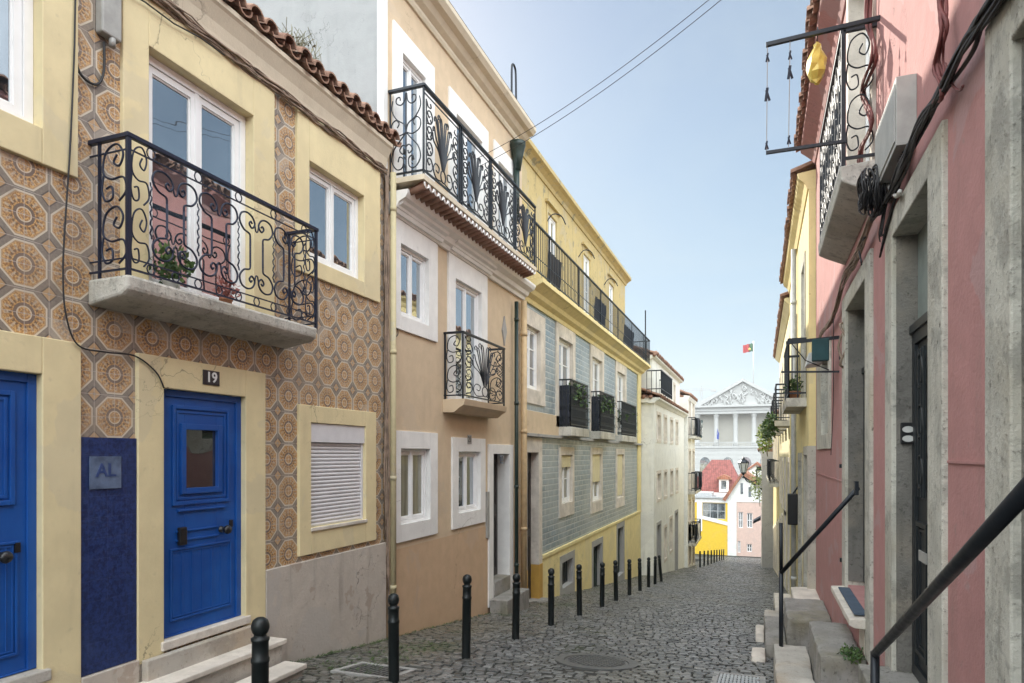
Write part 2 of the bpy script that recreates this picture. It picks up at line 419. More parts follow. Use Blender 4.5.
# ------------------------------------------------------------------ building helpers
def facade(mb, X, sg, y0, y1, z0, z1, holes, back=4.0, z0b=None):
    ys = sorted(set([y0, y1] + [min(max(h[k], y0), y1) for h in holes for k in (0, 1)]))
    zs = sorted(set([z0, z1] + [min(max(h[k], z0), z1) for h in holes for k in (2, 3)]))
    for i in range(len(ys) - 1):
        for j in range(len(zs) - 1):
            a, b, c, d = ys[i], ys[i+1], zs[j], zs[j+1]; my, mz = (a+b)/2, (c+d)/2
            if any(h[0] < my < h[1] and h[2] < mz < h[3] for h in holes): continue
            mb.quad((X, a, c), (X, b, c), (X, b, d), (X, a, d))
    for h in holes:
        a, b, c, d = h; Xi = X - sg * .30
        mb.quad((X, a, c), (Xi, a, c), (Xi, a, d), (X, a, d)); mb.quad((X, b, c), (Xi, b, c), (Xi, b, d), (X, b, d))
        if d < z1 - 1e-6: mb.quad((X, a, d), (Xi, a, d), (Xi, b, d), (X, b, d))
        if c > z0 + 1e-6: mb.quad((X, a, c), (Xi, a, c), (Xi, b, c), (X, b, c))
    Xb = X - sg * back
    mb.quad((X, y0, z0), (Xb, y0, z0), (Xb, y0, z1), (X, y0, z1)); mb.quad((X, y1, z0), (Xb, y1, z0), (Xb, y1, z1), (X, y1, z1))
    mb.quad((Xb, y0, z0), (Xb, y1, z0), (Xb, y1, z1), (Xb, y0, z1)); mb.quad((X - sg * .35, y0, z1), (X - sg * .35, y1, z1), (Xb, y1, z1), (Xb, y0, z1))
    return mb
def grow(h, e=.04, bottom=None):
    return (h[0] - e, h[1] + e, (h[2] - e) if bottom is None else bottom, h[3] + e)
def surround(mb, X, sg, o, i, t=.03, depth=.16):
    Xa, Xb = X - sg * depth, X + sg * t
    mb.box(Xa, Xb, o[0], i[0], o[2], o[3]); mb.box(Xa, Xb, i[1], o[1], o[2], o[3])
    mb.box(Xa, Xb, i[0], i[1], i[3], o[3])
    if i[2] > o[2] + 1e-4: mb.box(Xa, Xb, i[0], i[1], o[2], i[2])
    return mb
def rect_frame(mb, Xf, Xk, y0, y1, z0, z1, w, wb=None):
    wb = w if wb is None else wb
    mb.box(Xf, Xk, y0, y0 + w, z0, z1); mb.box(Xf, Xk, y1 - w, y1, z0, z1)
    mb.box(Xf, Xk, y0 + w, y1 - w, z1 - w, z1); mb.box(Xf, Xk, y0 + w, y1 - w, z0, z0 + wb)
def window(root, X, sg, o, inset=.13, leaves=2, fm='pvc', gm='glass', w=.05, bars=(), name='window', sill=None, pane_z0=None, vbars=0):
    y0, y1, z0, z1 = o; y0 += .002; y1 -= .002; z0 += .002; z1 -= .002
    Xf = X - sg * inset; mb = MB(); rect_frame(mb, Xf, Xf - sg * .07, y0, y1, z0, z1, w)
    n = leaves; iw = (y1 - y0 - 2 * w) / n; gl = MB()
    for k in range(n):
        a, b = y0 + w + k * iw + .003, y0 + w + (k + 1) * iw - .003; c, d = z0 + w + .003, z1 - w - .003
        s = w * .85
        rect_frame(mb, Xf - sg * .014, Xf - sg * .06, a, b, c, d, s, (pane_z0 - c) if pane_z0 else s)
        c2 = pane_z0 if pane_z0 else c + s
        rect_frame(mb, Xf - sg * .026, Xf - sg * .05, a + s, b - s, c2, d - s, .012)
        for bz in bars:
            zz = c + (d - c) * bz; mb.box(Xf - sg * .02, Xf - sg * .048, a + s, b - s, zz - .012, zz + .012)
        for q in range(vbars):
            yy = a + (b - a) * (q + 1) / (vbars + 1); mb.box(Xf - sg * .021, Xf - sg * .047, yy - .01, yy + .01, c + s, d - s)
        gl.box(Xf - sg * .036, Xf - sg * .044, a + s * .5, b - s * .5, c2 - .01, d - s * .5)
    if n == 2:
        ym = (y0 + y1) / 2; mb.box(Xf - sg * .004, Xf - sg * .06, ym - .018, ym + .018, z0 + w, z1 - w)
    f = part(name, mb, MT[fm], root); part('pane', gl, MT[gm], f)
    if sill:
        sb = MB().box(Xf + sg * .001, X + sg * sill, y0 - .05, y1 + .05, z0 - .05, z0 - .002); part('sill', sb, MT['stonewhite'], f, .005)
    return f
def panelled(mb, Xf, sg, y0, y1, z0, z1, w=.09, t=.016):
    rect_frame(mb, Xf, Xf + sg * t, y0, y1, z0, z1, w * .28)
    rect_frame(mb, Xf, Xf + sg * t * .5, y0 + w * .4, y1 - w * .4, z0 + w * .4, z1 - w * .4, w * .2)
def eave_tiles(mb, Xe, sg, ze, y0, y1, pitch=.2, r=.085, slope=.38, rows=4, rl=.38, seed=1):
    rnd = random.Random(seed); n = int((y1 - y0) / pitch); pitch = (y1 - y0) / n
    def half(yc, s0, s1, z, r0, r1, up):
        vs = []; fs = []; K = 7
        for (s_, rr) in ((s0, r0), (s1, r1)):
            for th in (0, -.016):
                for k in range(K):
                    a = pi * k / (K - 1); q = rr + th
                    y = yc + q * cos(a); h = q * sin(a) * (1 if up else -1)
                    vs.append((Xe - sg * s_, y, z + s_ * slope + h))
        for k in range(K - 1):
            fs += [(k, k+1, 2*K+k+1, 2*K+k), (K+k, K+k+1, 3*K+k+1, 3*K+k), (k, k+1, K+k+1, K+k), (2*K+k, 2*K+k+1, 3*K+k+1, 3*K+k)]
        mb.add(vs, fs, False)
    for i in range(n):
        yc = y0 + (i + .5) * pitch
        for j in range(rows):
            jj = rnd.uniform(-.02, .02); s0 = j * rl + jj
            half(yc + rnd.uniform(-.008, .008), s0, s0 + rl + .05, ze + .075 + .014 * (j % 2) + rnd.uniform(-.006, .006), r, r * .82, True)
            half(yc + pitch / 2 + rnd.uniform(-.006, .006), s0 + .03, s0 + rl + .08, ze + .085 + rnd.uniform(-.006, .006), r * .95, r * .85, False)
    return mb
def leaves(mb, c, rad, n, size, seed=0, squash=(1, 1, 1), droop=0):
    rnd = random.Random(seed)
    for _ in range(n):
        while True:
            p = Vector((rnd.uniform(-1, 1), rnd.uniform(-1, 1), rnd.uniform(-1, 1)))
            if p.length < 1: break
        p = Vector((c[0] + p.x * rad * squash[0], c[1] + p.y * rad * squash[1], c[2] + p.z * rad * squash[2]))
        d = Vector((rnd.gauss(0, 1), rnd.gauss(0, 1), rnd.gauss(0, 1) - droop)).normalized() * size * rnd.uniform(.6, 1.3)
        q = d.orthogonal().normalized() * d.length * .3
        q.rotate(__import__('mathutils').Quaternion(d.normalized(), rnd.uniform(0, 6)))
        mb.add([p, p + d * .5 + q, p + d, p + d * .5 - q], [(0, 1, 2, 3)])
    return mb
def text_mesh(s, size, X, sg, yc, zc, mirror=False):
    cu = bpy.data.curves.new('t', 'FONT'); cu.body = s; cu.size = size; cu.align_x = 'CENTER'; cu.align_y = 'CENTER'; cu.extrude = .002; cu.offset = size * .018
    o = bpy.data.objects.new('t', cu); COL.objects.link(o)
    dg = bpy.context.evaluated_depsgraph_get(); me = bpy.data.meshes.new_from_object(o.evaluated_get(dg))
    mb = MB(); mb.add([(X + sg * v.co.z, yc + sg * v.co.x, zc + v.co.y) for v in me.vertices], [tuple(p.vertices) for p in me.polygons])
    bpy.data.objects.remove(o); bpy.data.meshes.remove(me); bpy.data.curves.remove(cu); return mb
# ---- wrought-iron patterns, drawn in (a,b) unit space and mapped by f(a,b)->xyz
def heart(mb, f, a0, w, h, b0, r):
    def T(pts, rr=r, k=5, n=5): mb.tube([f(a0 + p.x * w, b0 + p.y * h) for p in cr([(x, y, 0) for x, y in pts], k)], rr, n)
    for s in (1, -1):
        for m in (0, 1):
            g = lambda x, y: (.5 + s * x, (1 - y) if m else y)
            T([g(.18, .36), g(.20, .30), g(.36, .27), g(.47, .19), g(.42, .10), g(.27, .07), g(.12, .10), g(.055, .17), g(.13, .225), g(.205, .19), g(.17, .155), g(.13, .175)])
            T([g(.055, .17), g(.03, .235), g(0, .25)], r * .8)
        T([(.5 + s * .18, .36), (.5 + s * .18, .64)], r * 1.35, 1, 4)
def circ(mb, f, a, b, ra, rb, r, n=10):
    P = [f(a + ra * cos(2*pi*k/n), b + rb * sin(2*pi*k/n)) for k in range(n + 1)]; mb.tube(P, r, 5, False)
def fan(mb, f, a0, w, h, b0, r):
    def T(pts, rr=r, k=4, n=4): mb.tube([f(a0 + p.x * w, b0 + p.y * h) for p in cr([(x, y, 0) for x, y in pts], k)], rr, n)
    circ(mb, f, a0 + .5 * w, b0 + .12 * h, .07 * w, .09 * h, r)
    for s in (1, -1):
        for e, hh in ((.03, .93), (.08, .95), (.13, .86), (.18, .88), (.22, .72), (.27, .62)):
            T([(.5 + s * .02, .20), (.5 + s * e * .45, .42), (.5 + s * e, hh - .1), (.5 + s * (e + .03), hh), (.5 + s * (e + .07), hh - .02), (.5 + s * (e + .06), hh - .07)], r * 1.1)
        T([(.5 + s * .47, 0), (.5 + s * .47, 1)], r, 1)
        T([(.5 + s * .04, .04), (.5 + s * .2, .02), (.5 + s * .28, .12), (.5 + s * .22, .22), (.5 + s * .12, .2), (.5 + s * .14, .12), (.5 + s * .2, .13)])
        for b in (.02, .24, .46, .68):
            T([(.5 + s * .44, b), (.5 + s * .34, b + .04), (.5 + s * .30, b + .12), (.5 + s * .36, b + .2), (.5 + s * .44, b + .16), (.5 + s * .40, b + .1), (.5 + s * .37, b + .13)])
            T([(.5 + s * .46, b + .3), (.5 + s * .42, b + .24), (.5 + s * .34, b + .26), (.5 + s * .36, b + .31)])
def scroll_side(mb, f, w, h, r):
    def T(pts, rr=r, k=6, n=5): mb.tube([f(p.x * w, p.y * h) for p in cr([(x, y, 0) for x, y in pts], k)], rr, n)
    for s in (1, -1):
        g = lambda x, y: (.5 + s * x, y)
        T([g(.02, .99), g(.05, .9), g(.16, .85), g(.3, .88), g(.3, .94), g(.2, .95), g(.18, .91)])
        T([g(0, .50), g(.06, .60), g(.3, .68), g(.45, .80), g(.42, .92)])
        T([g(0, .50), g(.2, .47), g(.42, .52), g(.45, .62), g(.32, .67), g(.22, .62), g(.28, .57)])
        T([g(0, .50), g(.15, .42), g(.38, .30), g(.45, .16), g(.3, .05), g(.12, .06), g(.08, .16), g(.2, .2), g(.25, .14)])
        T([g(.0, .32), g(.1, .34), g(.2, .28), g(.1, .23), g(.06, .27)])
    T([(.5, .99), (.5, .0)], r * 1.2, 1, 4)
def s_side(mb, f, w, h, r):
    def T(pts, rr=r, k=6, n=5): mb.tube([f(p.x * w, p.y * h) for p in cr([(x, y, 0) for x, y in pts], k)], rr, n)
    for b, hh, s in ((0, .5, 1), (.5, .5, 1)):
        T([(.62, b + hh*.80), (.5, b + hh*.68), (.72, b + hh*.62), (.85, b + hh*.8), (.6, b + hh*.97), (.2, b + hh*.86), (.1, b + hh*.55), (.4, b + hh*.42), (.85, b + hh*.42), (.97, b + hh*.2), (.7, b + hh*.05)])
        T([(.1, b + hh*.5), (.05, b + hh*.25), (.2, b + hh*.08), (.45, b + hh*.12), (.42, b + hh*.3), (.22, b + hh*.28)])
def tree_rail(mb, a, b, z0, z1, kind): pass
# ------------------------------------------------------------------ LEFT 1: tiled house
LX = -4.18
YA, YB, YC = -2.0, yx(388, LX), yx(522, LX)      # ends of the houses
YD = yx(640, LX)
def W(u0, v0, u1, v1, X=LX):   # opening from picture-survey corners
    y0, y1 = sorted((yx(u0, X), yx(u1, X))); return y0, y1, None, None
h1 = thing('tiled_house', 'house with brown octagon-patterned tiles, yellow window surrounds and blue doors', 'house', (LX, 3.5, ground_z(3.5)))
o17 = (yx(0, LX) - 0.35, yx(39, LX), -1.32, .50); s17 = (o17[0] - .25, yx(78, LX), -1.50, .73)
o19 = (yx(161, LX), yx(243, LX), -1.385, .50); s19 = (yx(135, LX), yx(263, LX), -1.50, .73)
oUL = (yx(0, LX) - .75, yx(39, LX), 2.02, 2.97); sUL = (oUL[0] - .3, yx(75, LX), 1.80, 3.36)
oB = (yx(146, LX), yx(251, LX), 1.20, 2.97); sB = (yx(120, LX), yx(272, LX), 1.17, 3.36)
oR = (yx(307, LX), yx(362, LX), 1.94, 2.90); sR = (yx(295, LX), yx(378, LX), 1.775, 3.36)
oS = (yx(308.7, LX), yx(363.5, LX), -.72, .32); sS = (yx(297, LX), yx(374, LX), -.98, .49)
mb = MB(); facade(mb, LX, 1, YA, YB - .09, -2.6, 3.45, [grow(o17, bottom=-1.34), grow(o19, bottom=-1.40), grow(oUL), grow(oB, bottom=1.16), grow(oR), grow(oS)], 6)
part('wall', mb, MT['tile'], h1)
for o, s_ in ((o17, s17), (o19, s19), (oB, sB)):
    surround(mb := MB(), LX, 1, s_, (o[0], o[1], s_[2], o[3]), .032, .16); part('door_surround', mb, MT['cream'], h1, .006)
for o, s_ in ((oUL, sUL), (oR, sR), (oS, sS)):
    surround(mb := MB(), LX, 1, s_, o, .032, .16); part('window_surround', mb, MT['cream'], h1, .006)
# plinth
mb = MB()
mb.box(LX, LX + .035, s19[1] + .002, YB - .095, -2.7, -1.035)
mb.box(LX, LX + .045, s17[1] - .0, s19[0], -2.6, -1.46)
mb.box(LX, LX + .02, YA, s17[0], -2.6, -1.035)
mb.box(LX - .15, LX + .028, s17[0], s17[1], -2.6, -1.502); mb.box(LX - .15, LX + .028, s19[0], s19[1], -2.6, -1.502)
part('plinth', mb, MT['plinth'], h1, .006)
mb = MB().box(LX, LX + .018, s17[1] + .002, s19[0] - .002, -1.455, zx(78, 437, LX)); part('blue_tile_panel', mb, MT['navy'], h1)
# doors
def blue_door(o, knob_u, full):
    y0, y1, z0, z1 = o; Xf = LX - .035; mb = MB()
    rect_frame(mb, Xf + .015, Xf - .03, y0, y1, z0, z1, .055, .01)
    a, b, c, d = y0 + .055, y1 - .055, z0 + .01, z1 - .055
    wy0, wy1, wz0, wz1 = (a + b) / 2 - .17, (a + b) / 2 + .15, -.26, .20
    if full:
        mb.box(Xf, Xf - .03, a, wy0, c, d); mb.box(Xf, Xf - .03, wy1, b, c, d); mb.box(Xf, Xf - .03, wy0, wy1, c, wz0); mb.box(Xf, Xf - .03, wy0, wy1, wz1, d)
        rect_frame(mb, Xf + .022, Xf - .0, wy0 - .045, wy1 + .045, wz0 - .045, wz1 + .045, .045)
        panelled(mb, Xf, 1, a + .07, b - .07, wz0 - .13, d - .06, .1)
        mb.box(Xf, Xf + .02, a + .12, b - .12, -.44, -.425)
        mb.box(Xf, Xf + .012, a + .1, b - .2, -.60, -.585); mb.box(Xf, Xf + .012, a + .1, b - .2, -.67, -.655)
    else:
        mb.box(Xf, Xf - .03, a, b, c, d); panelled(mb, Xf, 1, a + .07, b - .07, -.30, d - .06, .1)
    lz0, lz1 = c + .10, -.52 if not full else -.72
    panelled(mb, Xf, 1, a + .05, b - .05, lz0, lz1, .06, .012)
    n = 6
    for k in range(1, n):
        yy = a + .06 + (b - a - .12) * k / n; mb.box(Xf, Xf + .007, yy - .004, yy + .004, lz0 + .03, lz1 - .03)
    dr = part('door', mb, MT['blue'], h1, .003)
    if full:
        part('door_pane', MB().box(Xf - .008, Xf - .016, wy0, wy1, wz0, wz1), MT['glassdark'], dr)
        kb = MB().box(Xf, Xf + .035, a + .12, a + .19, -.70, -.56); part('knocker', kb, MT['blackplastic'], dr, .008)
    ky = b - .10; k = MB()
    k.lathe([(.0, 0), (.0301, .0), (.03, .0)], (0, 0, 0), 8)
    k = MB(); zc = -.62 if full else -.60
    prof = [(.028, 0), (.028, .012), (.014, .016), (.014, .05), (.034, .058), (.038, .075), (.03, .092), (.001, .096)]
    vs = []; n = 12
    for r, x in prof:
        for q in range(n): vs.append((Xf + x, ky - .06 + r * cos(2*pi*q/n), zc + r * sin(2*pi*q/n)))
    fs = [(i*n+q, i*n+(q+1) % n, (i+1)*n+(q+1) % n, (i+1)*n+q) for i in range(len(prof)-1) for q in range(n)]
    k.add(vs, fs, True); part('lock', MB().box(Xf, Xf + .015, ky + .03, ky + .06, zc + .01, zc + .07), MT['blackplastic'], dr)
    part('handle', k, MT['blackplastic'], dr)
blue_door(o17, 0, False); blue_door(o19, 0, True)
# windows
window(h1, LX, 1, oUL, .05, 2, w=.055); window(h1, LX, 1, oR, .05, 2, w=.05)
window(h1, LX, 1, oB, .06, 2, w=.06, name='balcony_door')
# roller shutter window
y0, y1, z0, z1 = oS; mb = MB(); Xf = LX - .015
mb.box(Xf - .05, Xf + .03, y0 + .003, y1 - .003, z1 - .19, z1 - .003)
mb.box(Xf - .04, Xf + .01, y0 + .003, y0 + .035, z0, z1 - .19); mb.box(Xf - .04, Xf + .01, y1 - .035, y1 - .003, z0, z1 - .19)
ns = 22; hh = (z1 - .19 - z0) / ns
for k in range(ns):
    zb = z0 + k * hh
    mb.extrude_y([(Xf - .02, zb), (Xf - .004, zb + .004), (Xf, zb + hh * .5), (Xf - .006, zb + hh * .86), (Xf - .02, zb + hh)], y0 + .036, y1 - .036)
sh = part('roller_shutter', mb, MT['shutter'], h1)
part('sill', MB().box(LX - .1, LX + .05, y0 - .01, y1 + .01, z0 - .035, z0 - .002), MT['stonewhite'], sh, .004)
# steps
mb = MB()
mb.box(LX - .13, LX + .055, o19[0] - .03, o19[1] + .04, -1.455, -1.388)
part('threshold', mb, MT['stonewhite'], h1, .008)
mb = MB(); mb.box(LX + .046, LX + .25, s19[0] - .35, s19[1] - .04, -2.6, -1.66); mb.box(LX + .251, LX + .49, s19[0] - .55, s19[1] - .07, -2.6, -1.845)
mb.box(LX + .036, LX + .10, s19[0] + .02, s19[1] - .05, -1.655, -1.47)
part('step', mb, MT['stepstone'], h1, .01)
mb = MB(); mb.box(LX + .047, LX + .285, s19[0] - .36, s19[1] - .02, -1.657, -1.615); mb.box(LX + .286, LX + .52, s19[0] - .56, s19[1] - .05, -1.842, -1.80)
part('step_tread', mb, MT['stonewhite'], h1, .008)
mb = MB(); mb.box(LX - .12, LX + .06, o17[0], o17[1] + .04, -1.40, -1.325); mb.box(LX + .046, LX + .28, o17[0] - .1, o17[1] + .12, -2.4, -1.52)
part('threshold', mb, MT['stepstone'], h1, .01)
# cornice, roof tiles
mb = MB(); mb.extrude_y([(LX - .2, 3.38), (LX + .035, 3.38), (LX + .04, 3.42), (LX + .06, 3.50), (LX + .11, 3.60), (LX + .13, 3.62), (LX + .13, 3.66), (LX - .2, 3.70)], YA, YB - .10)
part('cornice', mb, MT['mold'], h1)
mb = MB(); eave_tiles(mb, LX + .20, 1, 3.645, YA + 2.0, YB - .02, .205, .088, .36, 6); 
mb.quad((LX + .16, YA, 3.70), (LX + .16, YB - .1, 3.70), (LX - 3, YB - .1, 4.84), (LX - 3, YA, 4.84)); mb.quad((LX - 6, YA, 3.70), (LX - 6, YB - .1, 3.70), (LX - 3, YB - .1, 4.84), (LX - 3, YA, 4.84))
part('roof', mb, MT['roof'], h1)
# yellow drainpipe at the joint + old brown strip
mb = MB(); mb.tube([(LX + .09, YB - .03, 3.36), (LX + .09, YB - .03, -2.2)], .036, 10)
for z in (2.9, 1.2, -.3, -1.6): mb.tube([(LX + .09, YB - .03, z), (LX + .09, YB - .03, z + .05)], .041, 10)
part('drainpipe', mb, MT['pipecream'], h1)
# balcony
BX = LX + .35; by0, by1 = yx(90, LX), yx(316, BX)
mb = MB(); mb.extrude_y([(LX, .99), (BX - .04, 1.04), (BX + .01, 1.075), (BX + .02, 1.17), (LX, 1.165)], by0 - .02, by1 + .0)
bal = part('balcony', mb, MT['slabstone'], h1, .02)
zt = 2.075; zb_ = 1.21
mb = MB(); mb.bar((LX, by0, zt), (BX + .012, by0, zt), .035, .03); mb.bar((BX, by0 - .02, zt), (BX, by1 + .02, zt), .036, .03); mb.bar((BX, by1, zt), (LX, by1, zt), .035, .03)
part('handrail', mb, MT['blueiron'], bal, .004)
mb = MB()
for (a, b) in (((LX, by0), (BX, by0)), ((BX, by0), (BX, by1)), ((BX, by1), (LX, by1))):
    mb.bar((a[0], a[1], zb_), (b[0], b[1], zb_), .014, .012)
    for zz in (zb_ + .07, zt - .09): mb.bar((a[0], a[1], zz), (b[0], b[1], zz), .009, .009)
for (x, y, r) in ((BX, by0, .026), (BX, by1, .022), (LX + .09, by0, .016), (LX + .05, by1, .016)): mb.bar((x, y, 1.165), (x, y, zt), r, r)
npan = 4; m_ = .17; wv = (by1 - by0 - 2 * m_) / npan
fr_ = lambda a, b: (BX, a, b)
for k in range(npan):
    a0 = by0 + m_ + k * wv; heart(mb, fr_, a0, wv, zt - .09 - zb_ - .07, zb_ + .07, .0078)
for k in range(npan + 1):
    a = by0 + m_ + k * wv
    circ(mb, fr_, a, zb_ + .035, .032, .033, .005); circ(mb, fr_, a, zt - .052, .034, .036, .005)
    mb.tube([(BX + .006 * cos(q * 1.9), a + .006 * sin(q * 1.9), 1.45 + q * .02) for q in range(20)], .006, 4)
    if k < npan: circ(mb, fr_, a + wv / 2, zb_ + .035, .032, .033, .005)
for ysd in ((by0 + .01, by0 + m_ - .012), (by1 - m_ + .012, by1 - .01)):
    s_side(mb, lambda a, b, q=ysd: (BX, q[0] + a, zb_ + .02 + b), ysd[1] - ysd[0], zt - zb_ - .05, .006)
s_side(mb, lambda a, b: (LX + .10 + a, by0, zb_ + .02 + b), .24, zt - zb_ - .05, .0075)
s_side(mb, lambda a, b: (LX + .06 + a, by1, zb_ + .02 + b), .28, zt - zb_ - .05, .0065)
part('railing', mb, MT['blueiron'], bal)
# weeds on the roof
mb = MB(); rr = random.Random(3)
for k in range(60):
    bx, by = LX + rr.uniform(.1, .25), yx(293, LX) + rr.uniform(-.18, .22); hh = rr.uniform(.12, .34)
    mb.tube([(bx, by, 3.62), (bx + rr.uniform(-.03, .03), by + rr.uniform(-.05, .05), 3.62 + hh * .6), (bx + rr.uniform(-.08, .08), by + rr.uniform(-.12, .12), 3.62 + hh)], .0035, 3)
leaves(mb, (LX + .18, yx(293, LX), 3.72), .14, 90, .035, 5)
mb.v = [(x - .1, y, z + .12) for x, y, z in mb.v]
single('weeds', mb, MT['drygrass'], 'tuft of dry green weeds sprouting from the clay roof tiles', 'weeds', (LX + .18, yx(293, LX), 3.6))
# potted plants on that balcony
def potted(x, y, z, r, h, label, seed, fol='leaf', n=160, group=None, potm='terracotta', rad=.14):
    t = thing('potted_plant', label, 'plant', (x, y, z), group)
    part('pot', MB().lathe([(r * .7, 0), (r * .95, h * .85), (r * 1.08, h * .86), (r * 1.08, h), (r * .9, h), (r * .85, h * .9)], (x, y, z), 14), MT[potm], t)
    m2 = MB(); leaves(m2, (x, y, z + h + rad * .7), rad, n, rad * .42, seed)
    for q in range(6): m2.tube([(x, y, z + h * .8), (x + random.uniform(-.5, .5) * rad, y + random.uniform(-.5, .5) * rad, z + h + rad)], .004, 3)
    part('foliage', m2, MT[fol], t)
potted(LX + .12, yx(172, LX + .12), 1.167, .06, .12, 'dark leafy potted plant behind the left end of the scrolled balcony railing', 11, 'leaf', 220, None, 'cloth_white')
potted(LX + .12, yx(226, LX + .12), 1.167, .05, .10, 'reddish potted plant further right behind the scrolled balcony railing', 12, 'flowers', 110, rad=.1)
# house number plate, AL plate
yc = (yx(199, LX) + yx(216, LX)) / 2; zc = zx(207, 378, LX); xx = LX + .034
t = thing('house_number', 'small dark enamel plate with number 19 above the right blue door', 'sign', (xx, yc, zc - .06))
part('plate', MB().box(xx, xx + .008, yc - .085, yc + .085, zc - .058, zc + .058), MT['plate'], t, .002)
part('digits', text_mesh('19', .115, xx + .010, 1, yc, zc), MT['digit'], t)
yc = (yx(88, LX) + yx(117, LX)) / 2; zc = zx(102, 472.5, LX); xx = LX + .024
t = thing('wall_plate', 'square frosted plate lettered AL on the navy tile panel', 'sign', (xx, yc, zc - .1))
part('plate', MB().box(xx, xx + .006, yc - .115, yc + .115, zc - .11, zc + .11), MT['acrylic'], t, .001)
part('lettering', text_mesh('AL', .125, xx + .008, 1, yc - .0, zc + .012), MT['platetext'], t)
# electric box and its looping cable
xx = LX; ya, yb = yx(92, LX), yx(115, LX); t = thing('junction_box', 'grey metal box mounted on the tile strip between the upper windows', 'utility box', (xx, ya, zx(100, 40, LX)))
part('casing', MB().box(xx, xx + .07, ya + .02, yb, zx(100, 36, LX), 3.33), MT['greybox'], t, .012)
part('cable_gland', MB().tube([(xx + .05, yb - .06, zx(100, 36, LX)), (xx + .05, yb - .06, zx(103, 46, LX))], .022, 8), MT['greybox'], t)
def cab(pts, r, mat, name, label, X=LX + .02, n=6, group=None):
    P = [(X + (p[2] if len(p) > 2 else 0), yx(p[0], X), zx(p[0], p[1], X)) for p in pts]
    Q = cr(P, 6); mb = MB().tube(Q, r, n); return single(name, mb, MT[mat], label, 'cable', P[0], group)
cab([(104, 42), (104, 70), (98, 84), (86, 80), (77, 66), (75, 40), (76, 0), (78, -40)], .009, 'rubber', 'looped_cable', 'black cable looping below the grey box on the tile strip')
cab([(76, -30), (75, 20), (74, 60), (70, 150), (66, 210), (63, 270), (66, 315), (78, 345), (105, 352), (135, 356), (156, 372), (164, 388)], .006, 'rubber', 'hanging_cable', 'thin black cable drooping down the tiles between the two blue doors', LX + .045)
# cable bundle along cornice
rr = random.Random(4); mb = MB()
for c in range(9):
    pts = []; y = -1.5; ph = rr.uniform(0, 6); off = rr.uniform(-.03, .035); xo = rr.uniform(.03, .07)
    while y < YB - .08:
        pts.append((LX + xo + .012 * sin(y * 9 + ph), y, 3.345 + off + .014 * sin(y * 6 + ph * 2) + .01 * sin(y * 17 + c))); y += .12
    mb.tube(pts, rr.uniform(.006, .011), 5)
mb2 = []
for c in range(6):
    pts = []; z = 3.36; ph = rr.uniform(0, 6)
    while z > -.9 - c * .2:
        pts.append((LX + .045 + .01 * sin(z * 5 + ph), YB - .135 + c * .014 + .008 * sin(z * 3 + ph), z)); z -= .15
    mb.tube(pts, .009, 5)
single('cable_bundle', mb, MT['oldcable'], 'bundle of old painted cables running under the eave of the tiled house', 'cable', (LX + .05, 3.0, 3.3))
mb = MB(); mb.tube([(LX + .06, -1 + k * .25, 3.28 - .05 * sin((k * .25) * 1.9) - .02 * (k % 2)) for k in range(22)], .006, 5)
single('sagging_cable', mb, MT['rubber'], 'single sagging cable just below the painted cable bundle', 'cable', (LX + .06, 1, 3.28))
# ------------------------------------------------------------------ LEFT 2: beige house
h2 = thing('beige_house', 'beige house with white window surrounds and a long scrolled iron balcony', 'house', (LX, (YB + YC) / 2, ground_z(9)))
ZF = 3.31
oT = [(yx(401, LX), yx(424, LX), ZF, 5.0), (yx(455, LX), yx(481, LX), ZF, 5.0), (yx(497, LX), yx(512, LX), ZF, 5.0)]
sT = [(yx(392, LX), yx(433, LX), ZF - .02, 5.28), (yx(448, LX), yx(487, LX), ZF - .02, 5.28), (yx(493, LX), yx(516, LX), ZF - .02, 5.28)]
oA = (yx(399, LX), yx(427, LX), 1.73, 2.62); sA = (yx(390.5, LX), yx(436, LX), 1.55, 2.92)
oF = (yx(454, LX), yx(480, LX), .80, 2.58); sF = (yx(447, LX), yx(486, LX), .77, 2.90)
oC = (yx(399, LX), yx(428.5, LX), -.86, .08); sC = (yx(391.5, LX), yx(436, LX), -1.08, .30)
oDw = (yx(457, LX), yx(479, LX), -.86, .05); sDw = (yx(451, LX), yx(484, LX), -1.08, .26)
oE = (yx(492, LX), yx(508, LX), -2.12, 0.02); sE = (yx(487.5, LX), yx(512, LX), -2.5, .18)
mb = MB(); facade(mb, LX, 1, YB, YC, -1.18, 5.95, [grow(o, bottom=ZF - .01) for o in oT] + [grow(oA), grow(oF, bottom=.78), grow(oC), grow(oDw), (oE[0] - .04, oE[1] + .04, -1.18, oE[3] + .04)], 5)
part('wall', mb, MT['beige'], h2)
mb = MB(); facade(mb, LX + .004, 1, YB - .002, YC - .001, -3.4, -1.16, [(oE[0] - .04, oE[1] + .04, -2.5, -1.16)], 5); part('base_wall', mb, MT['beige2'], h2)
mb = MB(); mb.box(LX - 5, LX - .09, YB - .09, YB - .003, 3.3, 6.1); part('gable_wall', mb, MT['greygable'], h2)
mb = MB(); mb.box(LX - .088, LX - .002, YB - .10, YB - .003, 3.3, 5.71); part('corner_strip', mb, MT['white'], h2)
for o, s_ in zip(oT, sT):
    surround(mb := MB(), LX, 1, s_, (o[0], o[1], s_[2], o[3]), .03, .2); part('door_surround', mb, MT['white'], h2, .004)
    window(h2, LX, 1, o, .03, 2, w=.036, name='balcony_door')
for o, s_, g in ((oA, sA, 'glass'), (oC, sC, 'glasscurtain'), (oDw, sDw, 'glass')):
    surround(mb := MB(), LX, 1, s_, o, .03, .2); part('window_surround', mb, MT['white'], h2, .004)
    window(h2, LX, 1, o, .03, 2, w=.036, gm=g)
